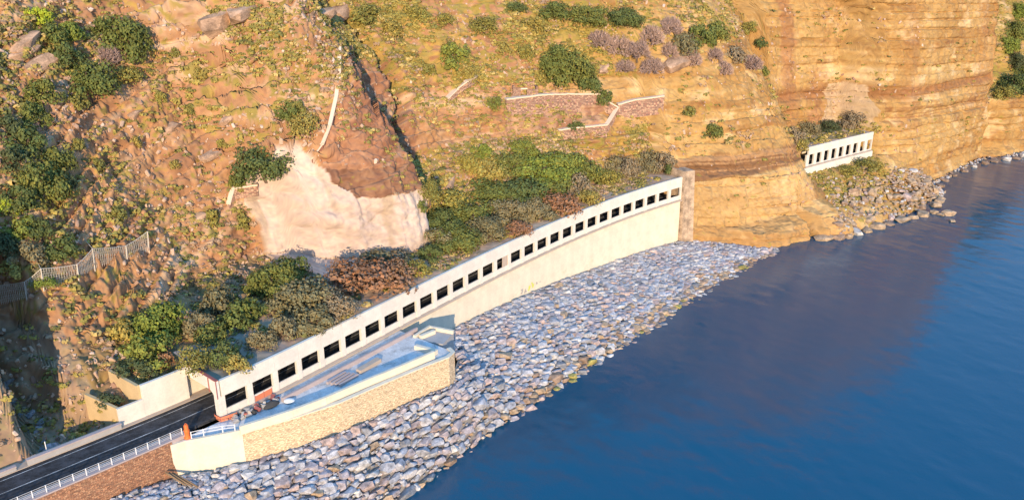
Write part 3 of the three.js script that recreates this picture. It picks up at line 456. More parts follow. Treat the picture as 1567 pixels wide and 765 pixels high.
const PLANTS = [ // x, y, z of the foot, spread radius, height, kind, place along the road
  [-79.8,63.7,-179.3,5.4,11.4,0,32.4], [-86,50.3,-145.9,3.5,7.2,0,-3.9], [-82,47.2,-148.4,2.6,5.4,0,2.7], [-79.6,44.1,-144.9,2.0,4.1,6,1], [-79.5,38.9,-134.1,2.2,3.9,0,-9.2], [-82.3,39.3,-133.2,2.4,4.6,7,-12.2],
  [-75.4,34.6,-135,1.9,3.1,5,-5.3], [-82.3,34,-129.3,2.4,3.4,5,-15.1], [-76.9,32.1,-128.4,1.9,2.5,7,-11.9], [-84.2,66.1,-178.3,2.7,5.6,0,28.7], [-86.6,67.1,-170.7,2.2,4.6,7,20.8], [-83.1,54.9,-161.3,2.2,3.9,5,15.5],
  [-83,58.1,-166.3,4.8,8.1,0,19.5], [-82.1,61.8,-174.6,2.6,5.6,4,26.8], [-91.6,70.2,-169,2.5,4.0,1,16.9], [-89.1,66.5,-167.2,3.1,5.6,0,16.9], [-86.3,63.1,-165.2,2.8,5.3,0,16.9], [-87.4,57.6,-156.5,3.0,5.7,0,7.3],
  [-87.4,54.3,-152.1,2.7,5.6,0,1.7], [-88.7,53.6,-146.7,2.3,4.8,6,-5.6], [-82.4,43.8,-141.6,4.8,10.0,0,-4.9], [-86.4,48.4,-142,2.8,5.9,6,-7.9], [-83,43.5,-135.8,2.7,5.8,0,-10.5], [-84.3,43.2,-134.3,1.4,3.0,1,-12.8],
  [-83,42.1,-135.8,1.1,2.3,1,-10.5], [-76.1,35.5,-133.7,2.5,5.2,0,-6.9], [-83.1,37.7,-130.6,2.2,4.5,6,-14.8], [-80.5,36.1,-130.6,2.7,4.5,2,-12.8], [-78.2,33.4,-130.5,2.2,3.4,2,-11.2], [-72.7,36.8,-147.7,1.7,3.5,5,9.9],
  [-60.7,31.3,-162.1,2.0,4.2,5,29.4], [-51,40,-169.5,5.7,8.8,0,41.2], [-56.3,37.3,-167.5,1.7,3.5,0,36.5], [-46,50.6,-173.4,2.8,5.1,0,47.1], [-42.9,47.8,-171.6,3.4,5.6,5,47.5], [-44.2,51.2,-173.7,2.0,3.5,5,48.4],
  [-71.9,53.5,-173.2,1.5,3.1,5,32], [-65.9,57.1,-179.5,1.5,3.2,5,40.7], [-67.1,50.5,-175.7,1.4,2.9,5,37], [-78.4,58,-173.8,3.0,4.2,5,28.4], [-74.6,46.3,-164.5,1.3,2.7,5,22.8], [-78,44.5,-154.3,1.5,3.2,5,12.6],
  [-56,29.4,-165.4,2.0,2.8,5,35], [-61.6,69,-182.7,1.6,2.9,5,45.6], [-71.2,61.2,-182.2,1.4,2.9,5,39.8], [-60,44.6,-170.9,1.2,2.3,5,37.2], [-67.7,41.6,-165.2,1.2,2.2,5,27.8], [-80.2,48.9,-153.3,1.3,2.5,5,9.9],
  [-60.5,21.5,-131.0,4.7,7.8,7,22.4], [-59.8,20.5,-123.3,3.7,6.3,7,-3.3], [-50.5,21.5,-128.0,2.5,4.6,0,14.4], [-47.3,21.5,-133.8,3.8,6.6,0,19.3], [-45.7,21.5,-120.4,2.7,5.0,0,5.8], [-50.3,21.5,-119.3,2.9,4.6,5,6.9],
  [-53.3,22.1,-130.5,2.5,4.7,2,7.6], [-53.2,21.2,-139.2,3.5,7.0,2,15.2], [-45.2,21.7,-148.1,4.5,7.9,0,27.1], [-43.9,22,-154.7,3.2,5.4,0,33.4], [-37.8,21.5,-139.8,5.5,8.7,2,26.3], [-31.8,21.5,-137.9,4.1,6.2,2,26.9],
  [-39.5,21.5,-130.0,2.8,5.3,2,16.4], [-34.2,21.5,-132.5,3.4,5.4,2,21.0], [-48.8,21.2,-149.2,2.5,5.3,0,25.8], [-60.6,20.5,-119.8,2.4,2.9,6,-6.6], [-64.8,22.1,-127.3,2.2,4.6,5,-3.6], [-56.7,19.9,-122.1,1.6,3.4,3,-2],
  [-28.1,21.5,-149.9,6.9,7.3,3,39.2], [-23.0,21.5,-152.8,4.0,5.7,3,44.2], [-32.8,21.5,-153.1,3.8,6.1,3,40.4], [-19.3,21.5,-157.3,2.6,4.1,5,49.9], [-17.4,21.5,-165.7,2.4,4.3,0,58.2], [-23.4,21.5,-162.7,3.4,3.6,2,52.8],
  [-27.9,21.5,-161.2,4.0,3.5,2,49.7], [-63,17.4,-114.7,1.8,1.3,6,-12.2], [-58,19.9,-119.5,1.6,1.5,6,-4.9], [-41.7,21.5,-126.1,2.2,3.9,2,12.0], [-43.8,21.5,-118.6,2.1,3.3,5,4.2], [-17.8,32.6,-175.4,2.5,5.2,5,65.2],
  [-14.6,24.5,-189.3,4.6,8.1,5,77.9], [-15,22.2,-178.6,4.4,7.7,0,69.3], [-9.9,21.5,-184.5,5.3,7.9,0,76.9], [-11.4,30.2,-204.4,3.3,6.8,5,91.1], [-6.6,27.8,-205.1,4.9,8.6,5,94.4], [-0.7,28,-211.2,5.9,8.0,0,102.3],
  [6.3,26.6,-212.4,7.6,8.9,7,107.6], [12.3,26.2,-216.9,6.0,9.1,7,114.5], [18.2,24.1,-218.6,5.2,9.2,0,119.5], [-4.1,25.1,-196.7,6.3,7.5,0,89.8], [2.2,23.3,-200,6.5,7.6,0,96.1], [9,21.6,-206,5.8,7.0,0,104.6],
  [-0.5,21.5,-190.7,5.4,7.3,2,88.3], [-6.4,21.5,-178.2,4.4,6.9,2,74.5], [-11.9,21.5,-172.7,5.0,6.0,0,67.0], [5.7,21.5,-192.3,4.7,6.6,2,92.9], [13,22.8,-211.5,3.4,6.3,0,111.2], [17.2,21.5,-209.0,3.9,8.1,2,113.2],
  [12.2,21.5,-196.8,4.8,6.0,3,100.3], [-15.8,21.5,-172.3,3.5,6.0,2,64.8], [31.9,21.5,-226.4,4.1,8.0,2,135.8], [37.8,21.4,-232.9,4.2,8.2,2,142.3], [44.2,21.9,-230.3,1.7,2.9,0,145.6], [43.6,23,-231.2,2.8,5.8,2,145.6],
  [25.8,21.5,-220.3,3.5,5.2,5,127.3], [19.2,21.5,-203.7,3.3,4.3,5,109.9], [1.7,21.5,-181.1,3.0,3.4,3,81.4], [-19.4,30.1,-172.9,1.5,3.2,0,62.3], [-7.8,31.5,-211.3,3.3,6.0,7,98], [2.6,30.4,-219.6,4.3,6.2,7,110.3],
  [27.9,24.1,-227.2,3.1,5.7,2,131.7], [-15.4,53.9,-226.5,3.9,8.1,7,104], [15.6,48.4,-236.7,6.5,11.4,0,129.4], [11.5,51,-237.8,4.5,9.5,0,127.4], [21.2,45,-236.1,3.6,7.6,0,132.7], [-4.7,42.3,-222.8,1.9,4.0,0,107.9],
  [25.6,41.4,-235.1,2.4,5.0,0,135], [17.4,34.8,-229,2.0,3.0,0,125.8], [57.4,31.3,-237.5,3.0,5.1,0,160.2], [54.9,55.6,-250.9,3.8,7.9,0,165.8], [49.5,54.2,-246.8,3.7,7.8,2,159], [45.5,59,-249.7,3.7,7.9,4,157.4],
  [39.5,57,-245.5,3.7,7.8,4,150.6], [35.3,53.6,-242.3,3.7,6.8,4,145.9], [30.5,54.3,-244.6,4.2,7.8,4,143.9], [24.7,56.1,-244.6,3.7,6.8,4,139.9], [32.7,61.3,-247.5,4.6,6.8,0,146.9], [21.3,61.7,-248.1,5.6,6.8,0,139.6],
  [11.8,63.4,-247.6,4.6,5.8,0,133.4], [1,64.8,-244.3,2.7,3.4,0,124.8], [-37.6,64.4,-222.8,4.2,6.1,5,89.1], [-25,63.7,-231.5,3.5,5.5,5,101.7], [-31.4,61,-225.7,3.4,5.3,5,94.4], [60.3,56.5,-255.7,3.4,7.1,0,173.4],
  [51.3,50.7,-245.7,3.3,6.9,4,159.8], [58.5,51.2,-249.2,2.8,5.9,4,167.8], [65.7,50.3,-255,3.9,6.1,2,177.4], [71.3,47.8,-256.7,3.9,6.2,4,183], [79.5,51,-276.5,2.3,4.0,0,201.4], [77.7,43.9,-264.1,1.8,3.8,0,192.6],
  [61.3,47.5,-247.9,2.8,6.0,4,169.4], [39.3,49.3,-240.7,3.7,6.6,4,147.9], [44.7,52.9,-245.1,3.2,6.6,4,154.2], [31.9,49.2,-241.2,3.1,5.0,4,142.9], [6.4,59.9,-241.4,3.3,5.7,5,126.4], [-7.7,60.6,-235.7,3.5,5.6,5,114.5],
  [-18.1,62.2,-233.3,3.1,4.8,5,106.9], [-11.2,49.6,-225.2,2.6,4.7,5,105.6], [-22,50.9,-221.9,2.2,4.3,5,97.1], [3.3,53.3,-235.3,2.7,4.9,5,120.8], [-2.7,54.6,-233.7,2.3,4.1,5,116.2], [50,37.1,-237.6,2.4,3.5,5,154.2],
  [75.8,55.1,-278.5,2.7,4.8,5,199.8], [8.1,46.5,-233.8,2.1,3.8,5,122.8], [86.4,25.9,-254,3.0,6.3,2,193.4], [99.6,20.3,-279.4,4.4,6.9,2,219], [106.8,20.4,-284.4,4.5,5.9,6,227.8], [117.1,21,-288.7,4.5,8.1,2,238.6],
  [113.1,19.1,-288.7,4.5,4.8,2,235.4], [87.6,22.7,-251.8,2.4,4.2,5,193], [116.7,11,-271.5,4.3,5.0,5,228.2], [109,10.9,-265.8,3.6,4.0,5,218.6], [121.8,10,-273.3,2.8,4.6,5,233.4], [212.5,43.3,-367.6,5.0,10.4,0,361.7],
  [209.1,32.8,-356.6,4.1,8.5,6,352.7], [202.6,23.2,-342.2,6.6,11.1,0,339.1], [220.2,49.8,-380.4,4.3,8.9,7,375.2], [195.9,22.5,-337.3,3.9,5.5,5,330.9], [206.9,38.4,-359.8,4.1,8.6,7,352.7], [210.3,27.4,-352.2,4.0,8.5,0,351.2],
];
const AT_fence = [[-17.8,27.3,39.9,-85.6,27.7,-129.1],[-14.8,29.2,34.7,-80.1,29.6,-127.6],[-12.5,30.3,33.2,-77.1,31,-127.8],[-5.9,29.6,34.4,-73.6,31.1,-132.5],[-1.3,30.3,36.3,-73,30.9,-137.1],[7.6,29.9,37.9,-70.1,30.2,-143.4],[13.6,29.2,39.3,-68,29.8,-148]];
const AT_terraceA = [[111.2,42.3,32.9,-1.7,42.4,-225.1],[115.9,42.6,30.5,3.4,42.5,-227.4],[119.5,42.7,28.9,7.7,42.8,-228.8],[125.8,42.4,26.1,15,42.6,-231.5],[134,41.8,21.7,24.1,41.8,-235.1]];
const AT_terraceB = [[137.6,38.9,18.8,29.4,39.1,-235.1],[141.6,39.7,16.9,34.2,40.1,-236.1],[147.9,41,11.5,42.4,41.1,-236.6]];
const AT_terraceC = [[121.5,33.9,23.8,12.5,33.8,-227.2],[125.1,33.9,22.2,16.8,34,-228.6],[132.7,34.3,18.1,26.1,34.4,-230.7]];
const AT_terraceD = [[134,41.8,21.7,24.1,41.8,-235.1],[135.3,40.1,20.6,26.6,40.5,-234.5],[137.6,38.7,18.7,29.4,38.8,-235]];
const AT_terraceE = [[137.6,38.4,18.7,29.5,38.6,-234.9],[135.3,36,18,27.8,36.3,-233.1],[132.7,34.3,18.1,26.1,34.4,-230.7]];
const AT_ruin = [[114.2,43.6,33.1,0.3,43.6,-227.7],[119.2,43.1,29.2,7.1,43.2,-228.9],[117.8,45.1,32.3,3.5,44.6,-230.3]];
const AT_seam = [[63.2,60.5,38.2,-37.4,61.7,-187.2],[59.2,56.6,34.2,-36.7,57.7,-181.6],[55.3,52.2,30.9,-36.7,53.1,-176.7],[51.1,46.5,29.6,-37.5,48.2,-172.1],[48.4,43.6,28.4,-38.8,44.7,-169.7],[46.5,41.5,29.6,-41.1,41.9,-169]];
const AT_path = [[33.7,32.6,41.2,-58,33,-165.2],[35.5,35.4,41.9,-57.3,35.7,-166.9],[39,35.9,38.3,-52.5,36.1,-167.8]];
const AT_outcrop = [[84.8,67.9,61.3,-43.4,67.3,-221.1],[69.3,67.7,50.2,-43.7,68.4,-200.1],[45.8,68.5,54.6,-61.5,69.4,-182.9],[49.5,69.1,52.3,-57,70.8,-184.3],[10.6,65.9,68,-91.8,67.2,-162.6],[11.6,62.2,65.3,-89,63.6,-161.5],[8.6,64.5,66.6,-91.8,65.5,-161],[26.4,32.1,42.8,-63.4,32.4,-160.6],[85.2,27.3,27.5,-15.3,29,-199.4],[155.4,51.2,14.9,47,51.6,-244],[139,49.5,25.4,26.1,49.9,-241.2],[26.1,51.1,58.5,-75.5,52.2,-169],[31.4,47.9,54.7,-70.4,48.4,-171.4],[40.3,48.9,47.7,-59.1,49.8,-174.1],[35,41.8,47.9,-61.9,43.4,-169.6]];
const AT_scarp = [[87.8,43.3,43,-25.3,44.3,-211],[85.2,38.5,39.9,-24.8,39.3,-206.9],[81.2,31,34.1,-23.2,32.2,-200.3],[62.7,33.9,15.4,-19.5,34.4,-173.5]];
const AT_rope = [[106.9,48.5,39.7,-9.7,48.8,-225.9],[103.3,46.8,40.5,-12,47.8,-222.5],[101.3,45.6,41.2,-14.5,46.1,-221.8],[98.4,43.5,41.2,-16.9,44.1,-219.6]];

// ---------------------------------------------------------------- boulder bank between the walls and the water
const FOOT = [[-62, 0, 11.5], [-30, -0.6, 11.3], [-17, -0.8, 10.6], [-9, -1.0, 9.4], [0, -5, 9.1], [12, -9.4, 9.1], [23, -11.9, 9], [33, -13.8, 8.9], [37, -14.9, 8.7], [40, -13, 8.6], [46, -9.5, 8.6], [49, -3, 8.8], [52, -0.1, 8.7], [62, -0.1, 8.3], [72, -0.1, 7.6], [87, -0.1, 6.5], [112, -0.1, 4.4], [138, -0.1, 3], [147, -0.6, 2.6], [156, -6.5, 1.8], [164, -12.5, 0.6], [172, -15, 0]];
const SHORE = [[-62, -34], [-30, -28], [-10, -25], [0, -23.5], [14, -21.3], [27, -22], [40, -21.8], [55, -23], [66, -23.8], [82, -24.3], [100, -24.4], [129, -22.3], [150, -19.8], [161, -17.6], [172, -15.6]];
const footO = s => table(FOOT.map(f => [f[0], f[1]]), s), footY = s => table(FOOT.map(f => [f[0], f[2]]), s), shoreO = s => table(SHORE, s);
function bankY(s, o) { const a = footO(s), b = shoreO(s), y = footY(s); const t = (a - o) / (a - b); return y * (1 - t) + 0.18 * y * Math.sin(Math.PI * clamp(t, 0, 1)) + (t > 1 ? -1.2 * (t - 1) * y : 0); }
{
  const P = [], I = [], Cc = [], ss = []; for (let s = -62; s <= 172; s += 1) ss.push(s);
  ss.forEach(s => { for (let j = 0; j <= 40; j++) { const o = lerp(footO(s) + 0.3, shoreO(s) - 7, j / 40), p = world(s, o, bankY(s, o) - 0.5 + 0.3 * noise(s * 0.7, o * 0.7)); P.push(p.x, p.y, p.z); const k = 0.9 + 0.3 * noise(s * 1.1, o * 1.1, 4); Cc.push(0.27 * k, 0.25 * k, 0.23 * k); } });
  for (let i = 0; i + 1 < ss.length; i++) for (let j = 0; j < 40; j++) { const a = i * 41 + j, b = a + 41; I.push(a, b, a + 1, b, b + 1, a + 1); }
  const g = new THREE.BufferGeometry(); g.setAttribute('position', new THREE.Float32BufferAttribute(P, 3)); g.setAttribute('color', new THREE.Float32BufferAttribute(Cc, 3)); g.setIndex(I); g.computeVertexNormals(); structure('shore', g, earth);
}
function boulderGeo(seed, flat = 0.7) {
  const R = rng(seed), pts = []; const n = 19 + Math.floor(R() * 9);
  for (let i = 0; i < n; i++) { const v = new THREE.Vector3(R() * 2 - 1, R() * 2 - 1, R() * 2 - 1).normalize(); const p = 3.2, q = 1 / Math.pow(Math.abs(v.x) ** p + Math.abs(v.y) ** p + Math.abs(v.z) ** p, 1 / p); v.multiplyScalar(q * (0.9 + 0.16 * R())); pts.push(new THREE.Vector3(v.x * (0.9 + 0.35 * hash3(seed, 1, 1)), v.y * flat, v.z * (0.7 + 0.3 * hash3(seed, 2, 1)))); }
  const g = new ConvexGeometry(pts), p = g.attributes.position, nn = g.attributes.normal, uv = new Float32Array(p.count * 2);
  for (let i = 0; i < p.count; i++) { const ax = Math.abs(nn.getX(i)), ay = Math.abs(nn.getY(i)), az = Math.abs(nn.getZ(i)); const [u, v] = ay >= ax && ay >= az ? [p.getX(i), p.getZ(i)] : ax >= az ? [p.getZ(i), p.getY(i)] : [p.getX(i), p.getY(i)]; uv[2 * i] = u * 0.35 + seed * 0.13; uv[2 * i + 1] = v * 0.35; }
  g.setAttribute('uv', new THREE.BufferAttribute(uv, 2)); return g;
}
const ROCKS = Array.from({ length: 22 }, (_, i) => boulderGeo(100 + i, 0.55 + 0.3 * hash3(i, 7, 7)));
const ROCKTONES = [['blue-grey', [0.50, 0.51, 0.55]], ['pale grey', [0.62, 0.60, 0.60]], ['mauve-grey', [0.52, 0.46, 0.47]], ['pinkish', [0.60, 0.46, 0.41]], ['off-white', [0.74, 0.70, 0.65]], ['tan', [0.58, 0.42, 0.27]], ['brown', [0.42, 0.29, 0.20]], ['dark grey', [0.33, 0.33, 0.34]], ['algae-yellow', [0.52, 0.44, 0.13]]];
const rockMats = ROCKTONES.map(([n, c]) => std({ color: rgb(...c), map: rockGrain, roughness: 0.95 }));
const rockVerts = std({ vertexColors: true, map: rockGrain, roughness: 0.95 });
function rockList(list, stuffName, stuffLabel, keep, label, group) {
  const eye = camera.position, kindName = stuffName === 'scree' ? 'fallen_block' : 'boulder';
  list.forEach(r => { r.size = r.r / r.p.distanceTo(eye) * (r.seen ? 1 : 0); }); list.sort((a, b) => b.size - a.size);
  const geos = []; const e = new THREE.Euler(), q = new THREE.Quaternion(), m4 = new THREE.Matrix4();
  list.forEach((r, i) => {
    e.set(r.rx, r.ry, r.rz); if (r.tilt) { q.setFromEuler(e); q.premultiply(new THREE.Quaternion().setFromAxisAngle(new THREE.Vector3(-r.tilt[0][0], 0, -r.tilt[0][1]), r.tilt[1])); e.setFromQuaternion(q); } const sc = new THREE.Vector3(r.r, r.r * r.f, r.r * r.w);
    if (i < keep) { const m = obj(kindName, ROCKS[r.v], rockMats[r.t]); m.position.copy(r.p); m.rotation.copy(e); m.scale.copy(sc); tag(m, label(ROCKTONES[r.t][0], r), 'boulder', group); }
    else { const g = ROCKS[r.v].clone(); g.applyMatrix4(m4.compose(r.p, q.setFromEuler(e), sc)); const c = ROCKTONES[r.t][1], k = 0.85 + 0.3 * hash3(i, 3, 3), col = new Float32Array(g.attributes.position.count * 3); for (let j = 0; j < col.length; j += 3) { col[j] = c[0] * k; col[j + 1] = c[1] * k; col[j + 2] = c[2] * k; } g.setAttribute('color', new THREE.BufferAttribute(col, 3)); geos.push(g); }
  });
  if (geos.length) { const m = obj(stuffName, mergeGeometries(geos), rockVerts); m.userData.kind = 'stuff'; m.userData.label = stuffLabel; }
}
{
  const R = rng(2024), list = [], grid = new Map(), cell = 3.2, key = (a, b) => a * 10007 + b;
  const free = (s, o, r) => { const st = Math.hypot(1, footY(s) / (footO(s) - shoreO(s))); const a = Math.floor(s / cell), b = Math.floor(o / cell); for (let i = -1; i <= 1; i++) for (let j = -1; j <= 1; j++) for (const q of grid.get(key(a + i, b + j)) || []) if (Math.hypot(q.s - s, (q.o - o) * st) < (q.r + r) * (r > 0.9 ? 0.62 : 0.56)) return false; return true; };
  for (let pass = 0; pass < 4; pass++) for (let k = 0; k < 44000; k++) {
    const s = k < 14000 ? -12 + R() * 66 : -29 + R() * 198, a = footO(s), b = shoreO(s) - 1.6, o = lerp(a + 0.2, b, R()), t = (a - o) / (a - b);
    const near = 1 - sstep(20, 110, s); let r = pass === 0 ? lerp(1.2, 1.95, R() * R()) * lerp(0.82, 1.0, near) : pass === 1 ? lerp(0.8, 1.25, R()) * lerp(0.8, 1, near) : pass === 2 ? 0.5 + 0.35 * R() : 0.28 + 0.2 * R();
    if (s < -6 && t < 0.45) r *= 0.45 + 0.2 * R();
    if (o + r * 0.8 > a || !free(s, o, r)) continue;
    const g = key(Math.floor(s / cell), Math.floor(o / cell)); if (!grid.has(g)) grid.set(g, []); grid.get(g).push({ s, o, r });
    const toe = sstep(0.72, 0.95, t + 0.15 * (R() - 0.5)), pick = R(); const zone = noise(s * 0.12, o * 0.16, 5);
    const tone = toe > R() ? (pick < 0.38 ? 5 : pick < 0.62 ? 6 : pick < 0.75 ? 3 : pick < 0.88 ? 7 : 4) : pick < 0.30 + 0.2 * zone ? 0 : pick < 0.52 ? 1 : pick < 0.72 ? 2 : pick < 0.84 ? 3 : pick < 0.92 ? 4 : pick < 0.96 ? 5 : 7;
    const tone2 = t > 0.9 && R() < 0.12 ? 8 : tone, p = world(s, o, bankY(s, o) - 0.12 * r + 0.25 * r * (R() - 0.5));
    list.push({ p, s, o, t, r, f: 0.6 + 0.35 * R(), w: 0.85 + 0.3 * R(), rx: (R() - 0.5) * 0.42, ry: R() * 6.28, rz: (R() - 0.5) * 0.42, tilt: [frame(s).t, Math.atan(0.75 * footY(s) / (footO(s) - shoreO(s)))], v: Math.floor(R() * ROCKS.length), t2: tone2, seen: s > -20 && o > shoreO(s) - 0.6 && !(s < 0 && o > -3) });
  }
  for (const r of list) { r.along = r.t; r.t = r.t2; }
  rockList(list, 'boulder_bank', 'bank of grey angular boulders between the gallery wall and the sea', 300,
    (c, r) => r.along > 0.8 ? `angular ${c} boulder at the water's edge of the boulder bank` : r.s < 38 && r.along < 0.35 ? `angular ${c} boulder close under the curving sea wall` : r.s > 46 && r.along < 0.35 ? `angular ${c} boulder close under the gallery retaining wall` : `angular ${c} boulder in the middle of the boulder bank`, 'boulders of the bank below the gallery');
}
{ // scree and fallen blocks below the far cove
  const R = rng(808), list = [];
  for (let k = 0; k < 950; k++) {
    const s = 190 + R() * 70, lim = s < 203 ? 9 : 11.5 - 5 * sstep(235, 258, s), y = -0.4 + (lim + 0.4) * Math.pow(R(), 0.85), big = R() < 0.07; if (s < 198 && y > 6) continue; if (s > 206 && s < 240 && y > 8.5 && R() < 0.7) continue;
    const o = inland(s, y) - 0.15, r = big ? 0.9 + R() * 0.9 : 0.28 + 0.45 * R() * R() + 0.1; const pick = R();
    list.push({ p: world(s, o, y + 0.1 * r), s, y, r, f: 0.7 + 0.4 * R(), w: 0.85 + 0.3 * R(), rx: R() - 0.5, ry: R() * 6.28, rz: R() - 0.5, v: Math.floor(R() * ROCKS.length), t: pick < 0.55 ? 5 : pick < 0.63 ? 4 : pick < 0.85 ? 6 : 3, seen: y > -0.2 });
  }
  for (const [s, o, r] of [[186, -19.5, 3.2], [190.5, -21.5, 2.6], [194, -22.2, 2.3], [198, -22.5, 2.2], [203, -23.4, 2.0], [208, -23.6, 2.4], [214, -24, 1.8], [221, -24.4, 2.6], [226, -25, 1.7], [231, -25.5, 2.2], [236, -26.5, 1.5], [238.5, -30, 2.2], [236, -28.6, 1.2], [233, -34, 1.0], [243, -23, 2.3], [248, -21.5, 2.0], [252, -20, 1.7], [259, -15, 2.0], [266, -12, 1.7], [274, -9, 1.5], [283, -8, 1.3], [292, -7, 1.6], [301, -6, 1.5], [309, -6, 1.8], [316, -6.5, 2.0], [322, -8, 2.1], [327, -9.5, 1.8], [333, -9, 2.0], [340, -9, 1.8]])
    list.push({ p: world(s, o, 0.15 * r), s, y: 0, r, f: 0.55 + 0.3 * R(), w: 0.9, rx: 0.2 * (R() - 0.5), ry: R() * 6, rz: 0.2 * (R() - 0.5), v: Math.floor(R() * ROCKS.length), t: [5, 5, 6, 4][Math.floor(R() * 4)], seen: true });
  for (let k = 0; k < 120; k++) { const s = 255 + R() * 85, r = 0.4 + 0.7 * R() * R(); list.push({ p: world(s, inland(s, 0) - 1.6 + 1.8 * R(), 0.1), s, y: 0, r, f: 0.8, w: 0.9, rx: R(), ry: R() * 6, rz: R(), v: Math.floor(R() * ROCKS.length), t: [5, 6, 4, 1][Math.floor(R() * 4)], seen: true }); }
  rockList(list, 'scree', 'scree of small tan and cream stones below the short gallery', 90, (c, r) => r.s > 255 ? `${c} sea-washed block at the foot of the tall far cliff` : r.y < 1.2 ? `${c} fallen block at the water's edge below the far cove` : `${c} fallen block on the scree slope below the short gallery`, 'fallen blocks along the far shore');
}
{ // stream boulders in the gully
  const R = rng(818);
  for (let k = 0; k < 34; k++) { const y = 10.6 + 9 * R() * R(), s = -20.6 + (R() - 0.5) * (5.5 - 0.15 * y), r = 0.5 + 1.0 * R() * R(), m = obj('stream_rock', ROCKS[k % 22], rockMats[[7, 2, 6, 7, 5][k % 5]]); m.position.copy(world(s, inland(s, y) - 0.1, y + 0.2)); m.scale.set(r * 1.2, r * 0.8, r); m.rotation.set(R(), R() * 6, R()); tag(m, `${['dark grey', 'mauve-grey', 'brown', 'dark grey', 'tan'][k % 5]} stream boulder in the shaded gully behind the bridge parapet`, 'boulder', 'stream boulders in the gully'); }
}
{ // pale ledges cropping out of the hillside
  const R = rng(31), outcropMat = std({ color: rgb(0.62, 0.39, 0.24), map: rockGrain });
  AT_outcrop.forEach(([s, , , x, y, z], i) => { const r = [3.2, 2.4, 3.4, 3, 3, 2.6, 2.2, 1.8, 2.6, 3.4, 2, 1.6, 1.5, 1.6, 1.5][i]; const m = obj('rock_outcrop', ROCKS[(i * 5) % 22], outcropMat); m.position.set(x, y - 0.45 * r, z); m.scale.set(r * 1.5, r * 0.9, r); m.rotation.set(0.25 * R(), headingAt(s) + 0.3 * R(), 0.15); tag(m, i < 2 ? 'big pale rock outcrop at the head of the dark gully' : i < 4 ? 'pale rock ledge on the upper pink hillside' : i < 7 ? 'bare pinkish rock knoll among the trees of the upper gully' : 'small pale rock ledge jutting from the hillside', 'rock', 'pale rock outcrops on the hillside'); });
}

